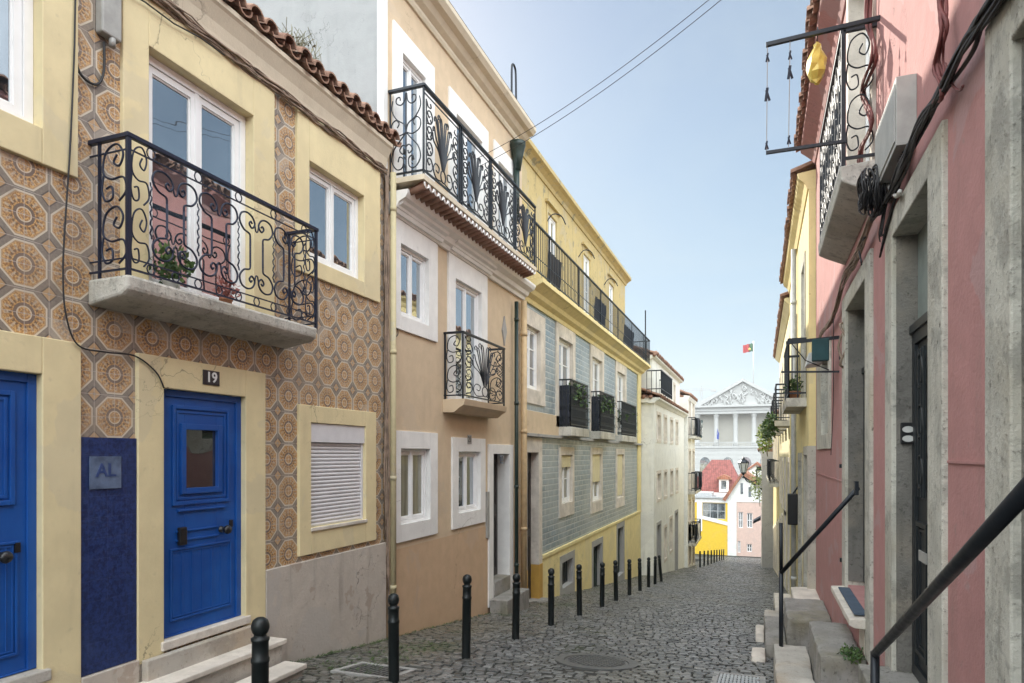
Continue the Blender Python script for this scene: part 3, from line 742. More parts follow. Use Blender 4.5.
surround(mb := MB(), LX, 1, sF, (oF[0], oF[1], sF[2], oF[3]), .03, .2); part('door_surround', mb, MT['white'], h2, .004)
window(h2, LX, 1, oF, .03, 2, w=.036, name='balcony_door')
surround(mb := MB(), LX, 1, sE, (oE[0], oE[1], sE[2], oE[3]), .03, .42); part('door_surround', mb, MT['white'], h2, .004)
mb = MB(); mb.box(LX - .20, LX - .24, oE[0], oE[1], oE[2], oE[3]); panelled(mb, LX - .20, 1, oE[0] + .08, oE[1] - .08, -.9, -.1, .1); panelled(mb, LX - .20, 1, oE[0] + .08, oE[1] - .08, -2.0, -1.05, .1)
part('door', mb, MT['wooddoor'], h2)
mb = MB(); mb.box(LX - .41, LX + .05, oE[0] + .001, oE[1] - .001, -2.9, -2.12); mb.box(LX + .051, LX + .36, oE[0] - .22, oE[1] + .12, -3.2, -2.36)
part('step', mb, MT['block'], h2, .012)
# cornice with mouldings
mb = MB(); mb.extrude_y([(LX - .3, 5.72), (LX + .03, 5.72), (LX + .05, 5.76), (LX + .05, 5.80), (LX + .12, 5.84), (LX + .17, 5.90), (LX + .25, 5.92), (LX + .30, 5.98), (LX + .30, 6.05), (LX - .3, 6.10)], YB - .1, YC - .06)
part('cornice', mb, MT['mold'], h2)
mb = MB(); mb.quad((LX + .3, YB - .1, 6.06), (LX + .3, YC - .06, 6.06), (LX - 2.5, YC - .06, 6.9), (LX - 2.5, YB - .1, 6.9)); mb.quad((LX - 5, YB - .1, 6.06), (LX - 5, YC - .06, 6.06), (LX - 2.5, YC - .06, 6.9), (LX - 2.5, YB - .1, 6.9)); mb.box(LX - 5, LX - .09, YB - .09, YC, 6.0, 6.1)
part('roof', mb, MT['roof'], h2)
mb = MB(); mb.box(LX - 4.9, LX - 1.35, YB + .1, YB + 3.35, 6.05, 7.9); mb.extrude_x([(YB + .1, 7.9), (YB + 3.35, 7.9), (YB + 1.7, 8.7)], LX - 4.9, LX - 1.35); part('shade_attic', mb, MT['beige'], h2)  # unseen attic mass added above the cornice to shade the near pink wall
# vent hoop on roof
yv = yx(503, LX); single('vent_hoop', MB().tube(cr([(LX + .2, yv - .1, 6.05), (LX + .2, yv - .1, 6.6), (LX + .2, yv - .05, 6.72), (LX + .2, yv + .05, 6.72), (LX + .2, yv + .1, 6.6), (LX + .2, yv + .12, 6.0)], 5), .018, 6), MT['iron'], 'thin iron hoop standing on the roof edge of the beige house', 'hoop', (LX + .2, yv, 6.05))
# mid cornice under the balcony
b2x = LX + .47; yb0 = YB + .02; yb1 = yx(535, b2x)
mb = MB(); mb.extrude_y([(LX - .05, 2.90), (LX + .05, 2.90), (LX + .07, 2.95), (LX + .12, 2.97), (LX + .15, 3.03), (LX + .24, 3.07), (LX + .27, 3.12), (LX + .27, 3.16), (LX - .05, 3.16)], YB, YC)
for s_ in (sA, sF):
    mb.extrude_y([(LX, 2.923), (LX + .09, 2.923), (LX + .12, 2.99), (LX + .18, 3.02), (LX + .20, 3.06), (LX, 3.10)], s_[0] - .02, s_[1] + .03)
part('string_course', mb, MT['white'], h2)
mb = MB(); mb.box(LX, b2x + .02, yb0 - .03, yb1 + .03, 3.24, 3.305); bl = part('balcony', mb, MT['mold'], h2, .004)
mb = MB(); n = int((yb1 - yb0) / .125)
mb.add([(LX + .27, yb0, 3.165), (b2x - .01, yb0, 3.235), (b2x - .01, yb1, 3.235), (LX + .27, yb1, 3.165)], [(0, 1, 2, 3)])
for i in range(n):
    y = yb0 + (i + .5) * (yb1 - yb0) / n
    mb.tube([(LX + .20, y, 3.14), (b2x, y, 3.205)], .045, 8)
part('tile_soffit', mb, MT['roof'], bl)
mb = MB()
for i in range(n):
    y = yb0 + (i + .5) * (yb1 - yb0) / n
    mb.tube([(b2x + .004, y + .052 * cos(a), 3.225 + .055 * sin(a)) for a in [pi + pi * q / 8 for q in range(9)]], .012, 4)
part('scalloped_edge', mb, MT['white'], bl)
zt2 = 4.36; zb2 = 3.40
mb = MB(); mb.bar((LX, yb0, zt2), (b2x + .02, yb0, zt2), .05, .035); mb.bar((b2x, yb0 - .02, zt2), (b2x, yb1, zt2), .05, .035); part('handrail', mb, MT['iron'], bl, .005)
mb = MB(); mb.bar((LX, yb0, zb2 - .04), (b2x, yb0, zb2 - .04), .02, .02); mb.bar((b2x, yb0, zb2 - .04), (b2x, yb1, zb2 - .04), .02, .02); mb.bar((b2x, yb0, zt2 - .08), (b2x, yb1, zt2 - .08), .012, .012)
np2 = 4; w2 = (yb1 - yb0) / np2
for k in range(np2 + 1):
    for dy in ((-.03, .03) if 0 < k < np2 else (0,)): mb.bar((b2x, yb0 + k * w2 + dy, 3.3), (b2x, yb0 + k * w2 + dy, zt2), .02, .02)
for k in range(np2): fan(mb, lambda a, b: (b2x, a, b), yb0 + k * w2 + .04, w2 - .08, zt2 - zb2 - .1, zb2 - .03, .0092)
scroll_side(mb, lambda a, b: (LX + .02 + a, yb0, zb2 - .03 + b), .43, zt2 - zb2 - .01, .008)
mb.bar((LX + .02, yb0, 3.3), (LX + .02, yb0, zt2), .014)
part('railing', mb, MT['iron'], bl)
# small balcony
yq0 = yx(444, LX); cX = xy(463, yq0); yq1 = yx(504, cX)
mb = MB(); mb.extrude_y([(LX, .60), (cX - .12, .60), (cX - .04, .66), (cX + .03, .70), (cX + .05, .785), (LX, .785)], yq0 - .04, yq1 + .03); bl = part('balcony', mb, MT['beige'], h2, .004)
zq = 1.72; mb = MB(); mb.bar((LX, yq0, zq), (cX + .015, yq0, zq), .04, .03); mb.bar((cX, yq0 - .015, zq), (cX, yq1 + .015, zq), .04, .03); mb.bar((cX, yq1, zq), (LX, yq1, zq), .04, .03); part('handrail', mb, MT['iron'], bl, .004)
mb = MB()
for a, b in (((LX, yq0), (cX, yq0)), ((cX, yq0), (cX, yq1)), ((cX, yq1), (LX, yq1))): mb.bar((a[0], a[1], .84), (b[0], b[1], .84), .018)
for x, y in ((LX + .02, yq0), (cX, yq0), (cX, yq1), (LX + .02, yq1)): mb.bar((x, y, .785), (x, y, zq), .022)
fan(mb, lambda a, b: (cX, a, b), yq0 + .02, yq1 - yq0 - .04, zq - .88, .85, .0075)
s_side(mb, lambda a, b: (LX + .03 + a, yq0, .85 + b), cX - LX - .05, zq - .88, .008); s_side(mb, lambda a, b: (LX + .03 + a, yq1, .85 + b), cX - LX - .05, zq - .88, .008)
part('railing', mb, MT['iron'], bl)
# lozenge vent
yv, zv = yx(503.5, LX), zx(503.5, 331, LX); mb = MB(); mb.extrude_x([(yv - .10, zv), (yv - .03, zv - .16), (yv, zv - .26), (yv + .03, zv - .16), (yv + .10, zv), (yv + .03, zv + .16), (yv, zv + .26), (yv - .03, zv + .16)], LX, LX + .03)
part('lozenge_vent', mb, MT['concrete'], h2, .005)
# downpipes
mb = MB(); px_ = LX + .09; ypp = yx(516.5, px_)
mb.tube([(px_, ypp, 2.75), (px_, ypp, -2.75)], .036, 10)
mb.tube([(px_, ypp, 4.2), (px_, ypp, 5.15)], .055, 10); mb.lathe([(.06, 0), (.10, .25), (.14, .42), (.15, .44), (.15, .5), (.05, .5)], (px_ + .02, ypp, 5.1), 10)
for z in (2.4, .9, -.6, -2): mb.tube([(px_, ypp, z), (px_, ypp, z + .06)], .044, 10)
part('drainpipe', mb, MT['darkgreen'], h2)
mb = MB(); ypp = yx(524, px_); mb.tube([(px_, ypp, 2.85), (px_, ypp, -2.85)], .055, 10)
for z in (2.2, .4, -1.4): mb.tube([(px_, ypp, z), (px_, ypp, z + .07)], .064, 10)
part('drainpipe', mb, MT['tanpipe'], h2)
for (u, v, s_, lab) in ((467.5, 439.5, '21', 'small number plate over the white-framed ground window of the beige house'), (500, 459.5, '23', 'small number plate over the recessed front door of the beige house')):
    yc = yx(u, LX); zc = zx(u, v, LX); xx = LX + .032; t = thing('house_number', lab, 'sign', (xx, yc, zc))
    part('plate', MB().box(xx, xx + .006, yc - .07, yc + .07, zc - .07, zc + .07), MT['acrylic' if s_ == '23' else 'concrete'], t); part('digits', text_mesh(s_, .13, xx + .008, 1, yc, zc), MT['plate'], t)
mb = MB().box(LX, LX + .04, yx(485.5, LX), yx(487.3, LX) , -1.35, -.6); single('meter_door', mb, MT['greybox'], 'narrow grey intercom panel beside the recessed front door', 'panel', (LX, yx(486, LX), -1.3))
cab([(390, 205), (396, 225), (398, 242)], .006, 'rubber', 'wall_cable', 'thin cable on the beige wall above its left upper window')
cab([(391, 312), (396, 325), (398, 334), (394, 338)], .006, 'rubber', 'wall_cable', 'short frayed cable hanging below the left upper window of the beige house')
# ------------------------------------------------------------------ LEFT 3: yellow and blue-grey tiled house
YDe = YD
h3 = thing('yellow_house', 'yellow house with grey-blue relief tiles, three small balconies and a long roof terrace railing', 'house', (LX, 18, ground_z(18)))
def O(u0, u1, za, zb, X=LX): return (yx(u0, X), yx(u1, X), za, zb)
o1 = O(524.5, 539, 1.28, 2.5); o2 = O(558, 572, .75, 2.62); o3 = O(591.5, 601.5, .75, 2.62); o4 = O(616.5, 624.5, .75, 2.62)
g1 = O(560.5, 571.5, -1.1, .0); g2 = O(591.5, 600.5, -1.25, .02); g3 = O(616.5, 623, -1.35, .02)
oD = O(526, 537.5, -2.9, .05)
b1 = O(560.5, 571.5, -3.0, -2.42); b2 = O(592, 600.5, -4.0, -2.45); b3 = O(616.5, 622.5, -3.8, -2.3)
ops_up = [o1, o2, o3, o4]; ops_g = [g1, g2, g3]
ZB = -2.06
mb = MB(); facade(mb, LX, 1, YC, YDe, ZB, 3.0, [grow(o1)] + [grow(o, bottom=.72) for o in (o2, o3, o4)] + [grow(g) for g in ops_g] + [(oD[0] - .04, oD[1] + .04, ZB, oD[3] + .04)], 6)
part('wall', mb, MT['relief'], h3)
mb = MB(); facade(mb, LX + .03, 1, yx(541, LX), YDe - .01, -5.2, ZB, [grow(b1), grow(b2, bottom=-4.6), grow(b3, bottom=-4.9)], 6); part('base_wall', mb, MT['yellow'], h3)
mb = MB(); mb.box(LX, LX + .055, yx(541, LX), YDe, ZB - .06, ZB + .02); part('base_moulding', mb, MT['yellow'], h3, .01)
mb = MB(); mb.box(LX + .0, LX + .045, yx(637, LX), YDe + .01, ZB + .02, 2.95); part('pilaster', mb, MT['yellow'], h3, .004); part('plaster_band', MB().box(LX, LX + .03, YC, yx(558, LX), .42, .86), MT['beige'], h3, .004)
mb = MB(); mb.box(LX, LX + .10, YC + .1, YDe, .36, .42); part('string_course', mb, MT['concrete'], h3, .004)
# entrance
surround(mb := MB(), LX, 1, (oD[0] - .06, yx(541, LX), -2.2, .35), (oD[0], oD[1], -2.2, oD[3]), .03, .45); part('door_surround', mb, MT['stonewhite'], h3, .004)
part('door_base', MB().box(LX - .28, LX + .04, yx(522.5, LX), oD[0], -3.2, -2.2), MT['ochre'], h3, .004); mb = MB(); mb.box(LX - .28, LX + .04, oD[1], yx(541, LX), -3.2, -2.2); part('door_base', mb, MT['ochre'], h3, .004)
mb = MB(); mb.box(LX - .14, LX - .18, oD[0], oD[1], oD[2], oD[3])
for k in range(5): mb.box(LX - .14, LX - .125, oD[0] + .04 + k * .17, oD[0] + .07 + k * .17, -1.4, -.6)
panelled(mb, LX - .14, 1, oD[0] + .1, oD[1] - .1, -2.7, -1.6, .1); panelled(mb, LX - .14, 1, oD[0] + .1, oD[1] - .1, -1.5, -.3, .1)
part('door', mb, MT['wooddoor'], h3)
mb = MB().box(LX - .25, LX + .25, oD[0] - .1, oD[1] + .15, -3.4, -2.88); part('step', mb, MT['block'], h3, .01)
for o in (o2, o3, o4):
    surround(mb := MB(), LX, 1, (o[0] - .22, o[1] + .22, .62, o[3] + .30), (o[0], o[1], .62, o[3]), .03, .2); part('door_surround', mb, MT['stonewhite'], h3)
    window(h3, LX, 1, o, .06, 2, w=.05, bars=(.72,), name='balcony_door')
surround(mb := MB(), LX, 1, (YC + .01, yx(544, LX), 1.0, 2.82), o1, .03, .2); part('window_surround', mb, MT['stonewhite'], h3); window(h3, LX, 1, o1, .05, 2, w=.045, bars=(.35, .68), vbars=0)
for g in ops_g:
    surround(mb := MB(), LX, 1, (g[0] - .16, g[1] + .16, g[2] - .30, g[3] + .18), g, .03, .2); part('window_surround', mb, MT['stonewhite'], h3)
    fw = window(h3, LX, 1, g, .05, 2, w=.05, bars=(.5,), gm='glasscurtain')
    zz = g[3] - (.28 if g is g1 else .75 if g is g2 else 1.3)
    part('blind', MB().box(LX - .02, LX - .045, g[0] + .01, g[1] - .01, zz, g[3] - .003), MT['cream2'], fw)
for b_, nm in ((b1, 0), (b2, 1), (b3, 1)):
    surround(mb := MB(), LX + .03, 1, (b_[0] - .15, b_[1] + .15, b_[2] - .3, b_[3] + .16), b_, .012, .2); part('window_surround' if nm == 0 else 'door_surround', mb, MT['concrete'], h3)
    mb = MB(); mb.box(LX - .10, LX - .13, b_[0], b_[1], b_[2], b_[3]); 
    for k in range(5): mb.box(LX - .10, LX - .085, b_[0] + (b_[1] - b_[0]) * (k + .35) / 5, b_[0] + (b_[1] - b_[0]) * (k + .65) / 5, b_[2] + .05, b_[3] - .05)
    part('window_grille' if nm == 0 else 'door', mb, MT['darkgreen' if nm else 'darkgrille'], h3)
# cornice and terrace
mb = MB(); mb.extrude_y([(LX - .4, 2.92), (LX + .04, 2.92), (LX + .06, 3.0), (LX + .16, 3.05), (LX + .20, 3.12), (LX + .34, 3.2), (LX + .40, 3.22), (LX + .40, 3.30), (LX - .5, 3.30)], YC + .05, YDe + .02); part('cornice', mb, MT['yellow'], h3)
SX = LX - .5; ys0, ys1 = YC + .0, yx(625, SX)
ud = [(547.5, 556.5), (583, 590), (608.5, 613.5)]
od = [(yx(a, SX), yx(b, SX), 3.31, 5.72) for a, b in ud]
mb = MB(); facade(mb, SX, 1, ys0, ys1, 3.2, 6.35, [grow(o, bottom=3.25) for o in od], 4); part('upper_wall', mb, MT['yellow_old'], h3)
for o in od:
    surround(mb := MB(), SX, 1, (o[0] - .10, o[1] + .10, 3.3, o[3] + .18), (o[0], o[1], 3.3, o[3]), .02, .2)
    mb.box(SX, SX + .09, o[0] - .2, o[1] + .2, o[3] + .185, o[3] + .24)
    part('door_surround', mb, MT['yellow_old'], h3); window(h3, SX, 1, o, .03, 2, w=.045, name='terrace_door', bars=(.6,))
mb = MB(); mb.extrude_y([(SX - .3, 6.28), (SX + .03, 6.28), (SX + .06, 6.36), (SX + .14, 6.42), (SX + .22, 6.46), (SX + .22, 6.56), (SX - .3, 6.60)], ys0, ys1 + .1); part('roof_cornice', mb, MT['yellow_old'], h3)
mb = MB(); mb.quad((SX + .2, ys0, 6.57), (SX + .2, ys1 + .1, 6.57), (SX - 2, ys1 + .1, 7.2), (SX - 2, ys0, 7.2)); mb.quad((SX - 4, ys0, 6.35), (SX - 4, ys1 + .1, 6.35), (SX - 2, ys1 + .1, 7.2), (SX - 2, ys0, 7.2)); mb.box(SX - 4, SX, ys0, ys1, 6.3, 6.35)
part('roof', mb, MT['roof'], h3)
mb = MB(); tx = LX + .36; y = yb1 + .06
zr = 4.22
while y < YDe: mb.bar((tx, y, 3.38), (tx, y, zr), .012); y += .115
mb.bar((tx, yb1, zr), (tx, YDe, zr), .04, .03); mb.bar((tx, yb1, 3.37), (tx, YDe, 3.37), .02); mb.bar((tx, yb1, 3.62), (tx, YDe, 3.62), .012)
mb.bar((tx, YDe, zr), (SX, YDe, zr), .03); mb.bar((tx, YDe, 3.37), (SX, YDe, 3.37), .02); mb.bar((tx, yb1, 4.22), (LX + .1, yb1, 4.22), .03)
x = tx
while x > SX: mb.bar((x, YDe, 3.3), (x, YDe, zr), .012); x -= .12
yy = yb1 + 1.2
while yy < YDe: mb.bar((tx, yy, 3.3), (tx, yy, zr), .03); yy += 2.2
mb.bar((LX + .25, YDe - .3, 3.3), (LX + .25, YDe - .3, 5.3), .04)
part('terrace_railing', mb, MT['iron'], h3)
for k, (u, v, yy) in enumerate(((560, 205, 0), (590, 260, 0), (614, 295, 0))):
    y0 = yx(u, SX + .3); z0 = 5.55; pts = cr([(SX, y0 - .1, z0 - .1), (SX + .12, y0, z0 + .10), (SX + .28, y0 + .15, z0 + .10), (SX + .38, y0 + .2, z0 - .1)], 6)
    single('wall_hook', MB().tube(pts, .014, 6), MT['iron'], ['curved iron rod on the mouldy terrace wall nearest the green hopper', 'curved iron rod above the middle terrace door', 'curved iron rod near the far end of the terrace'][k], 'rod', (SX + .05, y0, z0 - .2), 'curved iron rods over the terrace')
# things on the terrace
for k, (yo, lab) in enumerate(((1.3, 'dark folded cloth hung on the terrace railing beside the scrolled balcony'), (5.2, 'dark cloth hung midway along the terrace railing'), (9.0, 'dark cloth hung at the far part of the terrace railing'))):
    y0 = yb1 + yo; mb = MB(); P = []; n = 18
    for i in range(n + 1):
        for j in range(5): P.append((tx - .05 - .02 * sin(i * 1.7) - .01 * j, y0 + i * (.05, .07, .09)[k], 4.0 - j * .16 - .03 * sin(i * .9) * j))
    mb.add(P, [(i*5+j, i*5+j+1, (i+1)*5+j+1, (i+1)*5+j) for i in range(n) for j in range(4)], True)
    single('hanging_cloth', mb, MT['cloth_dark' if k != 0 else 'wooddoor'], lab, 'cloth', (tx, y0, 3.6), 'cloths hung on the terrace railing')
# three balconies
rb = random.Random(8)
for k, (ua, uc, ub) in enumerate(((558, 570.5, 587.5), (590, 600, 614), (616.2, 621.5, 636))):
    ya = yx(ua, LX); X2 = xy(uc, ya); yb = yx(ub, X2); X2 = min(X2, LX + .62)
    yb = yx(ub, X2); z0, z1 = .62, 1.66
    mb = MB().box(LX, X2 + .04, ya - .04, yb + .03, z0 - .20, z0); b_ = part('balcony', mb, MT['slabstone'], h3, .015)
    mb = MB()
    segs = (((LX, ya), (X2, ya)), ((X2, ya), (X2, yb)), ((X2, yb), (LX, yb)))
    for s0, s1 in segs:
        mb.bar((s0[0], s0[1], z1), (s1[0], s1[1], z1), .04, .03); mb.bar((s0[0], s0[1], z0 + .06), (s1[0], s1[1], z0 + .06), .02)
        L = sqrt((s1[0]-s0[0])**2 + (s1[1]-s0[1])**2); n = max(2, int(L / .085))
        for i in range(n + 1):
            x, y = s0[0] + (s1[0]-s0[0]) * i / n, s0[1] + (s1[1]-s0[1]) * i / n; mb.bar((x, y, z0), (x, y, z1), .014)
            if i < n:
                for zz in (z0 + .2, z0 + .45, z0 + .78): circ(mb, (lambda a, b, x=x, y=y: (x, y + a, b)) if s0[0] == s1[0] else (lambda a, b, x=x, y=y: (x + a, y, b)), .04, zz, .03, .05, .006, 6)
    part('railing', mb, MT['darkgrille'], b_)
    if k != 2:
        mb = MB(); mb.box(X2 - .035, X2 - .03, ya + .04, yb - .04, z0 + .02, z1 - .12); mb.box(LX + .02, X2 - .04, ya + .03, ya + .035, z0 + .02, z1 - .12)
        part('privacy_mesh', mb, MT['cloth_dark'], b_)
    for q in range((5, 6, 2)[k]):
        yq = ya + .15 + (yb - ya - .3) * (q + .5) / (5, 6, 2)[k]
        places = ['near end', 'second spot', 'middle', 'fourth spot', 'far end', 'very far end']
        potted(X2 - .13, yq, z0 + (.55 if q % 2 else .35), .07, .13, ['leafy pot plant at the %s of the nearest dark balcony' % places[q], 'leafy plant at the %s of the middle dark balcony' % places[q], 'small plant at the %s of the furthest small balcony' % places[q]][k], 40 + q + 10 * k, 'leaf', 110, 'pot plants on the three small balconies', rad=.22, potm='blackplastic')
# ------------------------------------------------------------------ LEFT 4: white house
X4 = -3.68; y4a = YDe + .08; y4b = yx(684, X4)
h4 = thing('white_house', 'offwhite house with two rows of narrow windows and a tiled lower eave', 'house', (X4, y4a, ground_z(y4a)))
ops = []; 
for (ua, ub) in ((657, 660.5), (664, 666.6), (670.3, 672.7), (675.8, 677.8)):
    ops.append(('w', (yx(ua, X4), yx(ub, X4), .60, 1.55))); ops.append(('w', (yx(ua, X4), yx(ub, X4), -1.7, -.72)))
for (ua, ub, za, zb) in ((657, 660.5, -6.0, -2.7), (664.2, 666.4, -4.3, -3.0), (669.6, 672, -4.2, -2.8), (675, 677.5, -6.0, -2.7)):
    ops.append(('d' if za < -5 else 'w', (yx(ua, X4), yx(ub, X4), za, zb)))
mb = MB(); facade(mb, X4, 1, y4a, y4b, -7.0, 2.1, [grow(o, .03) for _, o in ops], 8); part('wall', mb, MT['offwhite'], h4)
for kd, o in ops:
    surround(mb := MB(), X4, 1, (o[0] - .12, o[1] + .12, o[2] - .12, o[3] + .12), o, .02, .15); part('window_surround' if kd == 'w' else 'door_surround', mb, MT['concrete' if kd == 'd' else 'stonewhite'], h4)
    if kd == 'w': window(h4, X4, 1, o, .1, 2, w=.05, gm='glassgrey', bars=(.5,))
    else: mb = MB().box(X4 - .12, X4 - .16, *o[:2], *o[2:]); panelled(mb, X4 - .12, 1, o[0] + .1, o[1] - .1, o[2] + 1.2, o[3] - .2, .2); part('door', mb, MT['greypipe'], h4)
mb = MB(); mb.extrude_y([(X4 - .2, 1.92), (X4 + .03, 1.92), (X4 + .12, 2.02), (X4 + .22, 2.06), (X4 + .22, 2.12), (X4 - .2, 2.14)], y4a - .12, y4b + .1); mb.box(X4 - 4, X4 - .2, y4a - .12, y4a - .001, 1.95, 2.12); part('cornice', mb, MT['offwhite'], h4)
mb = MB(); eave_tiles(mb, X4 + .26, 1, 2.10, y4a - .15, y4b, .3, .08, .36, 3); mb.quad((X4 + .25, y4a - .1, 2.13), (X4 + .25, y4b, 2.13), (X4 - 1.0, y4b, 2.6), (X4 - 1.0, y4a - .1, 2.6))
x = X4 - .1
for i in range(7):
    mb.tube([(X4 - .1 - i * .27, y4a - .18, 2.14), (X4 - .1 - i * .27, y4a + .5, 2.14 + .12 + i * .05)], .07, 8)
mb.quad((X4, y4a - .15, 2.12), (X4 - 2.2, y4a - .15, 2.12), (X4 - 2.2, y4a + 1.2, 2.75), (X4 - .9, y4a + 1.2, 2.75)); part('roof', mb, MT['roof'], h4)
X5 = X4 - .10; yu1 = yx(665, X5) + 3; 
ot = [(yx(a, X5), yx(b, X5), 2.4, 3.3) for a, b in ((661.5, 664), (667.5, 670), (673.5, 675))]
mb = MB(); facade(mb, X5, 1, y4a + .3, y4b - 1, 2.1, 3.66, [grow(o, .03) for o in ot], 4); part('attic_wall', mb, MT['offwhite'], h4)
for o in ot: surround(mb := MB(), X5, 1, (o[0] - .1, o[1] + .1, o[2] - .1, o[3] + .1), o, .02, .12); part('window_surround', mb, MT['stonewhite'], h4); window(h4, X5, 1, o, .08, 2, gm='glassgrey', w=.05)
mb = MB(); mb.extrude_y([(X5 - .1, 3.58), (X5 + .14, 3.66), (X5 + .16, 3.72), (X5 - .1, 3.74)], y4a + .15, y4b - .9); part('attic_cornice', mb, MT['offwhite'], h4)
mb = MB(); eave_tiles(mb, X5 + .22, 1, 3.68, y4a + .1, y4b - .9, .3, .09, .34, 3); mb.quad((X5 + .2, y4a + .15, 3.74), (X5 + .2, y4b - .9, 3.74), (X5 - 1.8, y4b - 2, 4.3), (X5 - 1.8, y4a + 1.6, 4.3)); mb.quad((X5 + .2, y4a + .15, 3.74), (X5 - 3.8, y4a + .15, 3.74), (X5 - 1.8, y4a + 1.6, 4.3), (X5 - 1.8, y4a + 1.6, 4.3))
for i in range(9): mb.tube([(X5 + .1 - i * .3, y4a + .08, 3.72), (X5 + .1 - i * .3, y4a + .5, 3.88)], .07, 8)
part('attic_roof', mb, MT['roof'], h4)
mb = MB(); ya, yb = yx(661, X5 + .5), yx(672, X5 + .5)
for s0, s1 in (((X5, ya), (X5 + .5, ya)), ((X5 + .5, ya), (X5 + .5, yb)), ((X5 + .5, yb), (X5, yb))):
    mb.bar((*s0, 3.0), (*s1, 3.0), .04); mb.bar((*s0, 2.35), (*s1, 2.35), .03)
    L = abs(s1[0]-s0[0]) + abs(s1[1]-s0[1]); n = int(L / .14)
    for i in range(n + 1): mb.bar((s0[0] + (s1[0]-s0[0]) * i / n, s0[1] + (s1[1]-s0[1]) * i / n, 2.2), (s0[0] + (s1[0]-s0[0]) * i / n, s0[1] + (s1[1]-s0[1]) * i / n, 3.0), .02)
part('attic_railing', mb, MT['iron'], h4)
# ------------------------------------------------------------------ LEFT 5..6 : farther houses with balconies and washing
def small_balcony(root, X, sg, ya, yb, z0, h=.95, d=.5, mesh=False, step=.13):
    mb = MB().box(X, X + sg * (d + .04), ya - .05, yb + .05, z0 - .14, z0); b_ = part('balcony', mb, MT['slabstone'], root)
    mb = MB(); X2 = X + sg * d
    for s0, s1 in (((X, ya), (X2, ya)), ((X2, ya), (X2, yb)), ((X2, yb), (X, yb))):
        mb.bar((*s0, z0 + h), (*s1, z0 + h), .04); mb.bar((*s0, z0 + .08), (*s1, z0 + .08), .025)
        L = abs(s1[0]-s0[0]) + abs(s1[1]-s0[1]); n = max(2, int(L / step))
        for i in range(n + 1):
            x, y = s0[0] + (s1[0]-s0[0]) * i / n, s0[1] + (s1[1]-s0[1]) * i / n; mb.bar((x, y, z0), (x, y, z0 + h), .018)
    part('railing', mb, MT['iron'], b_)
def far_house(name, label, X, sg, y0, y1, z1, wm, cols, rows, balc=(), doorcols=(), eav=.25, ovw=.9, roofm='roof', wh=1.5):
    r = thing(name, label, 'house', (X, (y0 + y1) / 2, ground_z((y0 + y1) / 2)))
    ops = []; n = cols
    for k in range(n):
        yc = y0 + (y1 - y0) * (k + .5) / n
        for j, z in enumerate(rows):
            dr = j in balc
            ops.append((dr, j, (yc - ovw / 2, yc + ovw / 2, z, z + (2.1 if dr else wh))))
        gz = ground_z(yc)
        ops.append((True, 99, (yc - ovw / 2, yc + ovw / 2, gz + .1, gz + 2.3)))
    mb = MB(); facade(mb, X, sg, y0, y1, ground_z(y1) - 1.2, z1, [grow(o, .03) for _, _, o in ops], 7); part('wall', mb, MT[wm], r)
    for dr, j, o in ops:
        surround(mb := MB(), X, sg, (o[0] - .14, o[1] + .14, o[2] - (.01 if dr else .14), o[3] + .14), o, .025, .15); part('door_surround' if dr else 'window_surround', mb, MT['stonewhite'], r)
        if j == 99:
            mb = MB().box(X - sg * .12, X - sg * .16, *o[:2], *o[2:]); panelled(mb, X - sg * .12, sg, o[0] + .08, o[1] - .08, o[2] + 1.1, o[3] - .1, .15); panelled(mb, X - sg * .12, sg, o[0] + .08, o[1] - .08, o[2] + .1, o[2] + 1.0, .15); part('door', mb, MT['wooddoor'], r)
        else: window(r, X, sg, o, .1, 2, gm='glassgrey', w=.05, bars=(.6,), name='balcony_door' if dr else 'window')
        if dr and j != 99: small_balcony(r, X, sg, o[0] - .3, o[1] + .3, o[2], d=.34)
    mb = MB(); mb.extrude_y([(X - sg * .2, z1 - .14), (X + sg * .03, z1 - .14), (X + sg * eav * .8, z1), (X + sg * eav * .8, z1 + .06), (X - sg * .2, z1 + .1)], y0 - .004, y1 + .004); part('cornice', mb, MT[wm], r)
    mb = MB(); eave_tiles(mb, X + sg * (eav + .05), sg, z1 + .03, y0, y1, .25, .1, .35, 3)
    xr = X - sg * 3.5; xe = X + sg * eav; mb.quad((xe, y0, z1 + .08), (xe, y1, z1 + .08), (xr, y1, z1 + 1.4), (xr, y0, z1 + 1.4)); mb.quad((X - sg * 7, y0, z1), (X - sg * 7, y1, z1), (xr, y1, z1 + 1.4), (xr, y0, z1 + 1.4))
    mb.add([(X, y0, z1), (xr, y0, z1 + 1.35), (X - sg * 7, y0, z1)], [(0, 1, 2)]); part('roof', mb, MT[roofm], r)
    return r, ops
X6 = -3.50
h5, ops5 = far_house('corner_balcony_house', 'cream house with stacked iron balconies and washing, beyond the offwhite house', X6, 1, y4b + .05, 39.2, 3.0, 'offwhite', 2, [1.0, -1.9, -4.6], (0, 1, 2), eav=.12, roofm='roof')
h6, _ = far_house('plain_far_house', 'narrow pale house at the far left end of the cobbled street', -6.4, 1, 39.25, 57.5, 1.2, 'offwhite', 3, [-1.2, -4.2, ], ())
rr = random.Random(9)
wash = [('dark', .35), ('white', .3), ('dark', .3), ('white', .4), ('dark', .45), ('green', .3)]
labs = ['dark garment drying on the top balcony of the cream far house', 'white sheet drying beside the dark garment at the top of the cream far house', 'dark shirt drying on the middle balcony of the cream far house', 'white towel drying at the middle of the cream far house', 'dark trousers drying low on the cream far house', 'teal cloth drying on the lowest balcony of the cream far house']
bals = [o for d, j, o in ops5 if d and j != 99]; bals.sort(key=lambda o: (-o[2], o[0]))
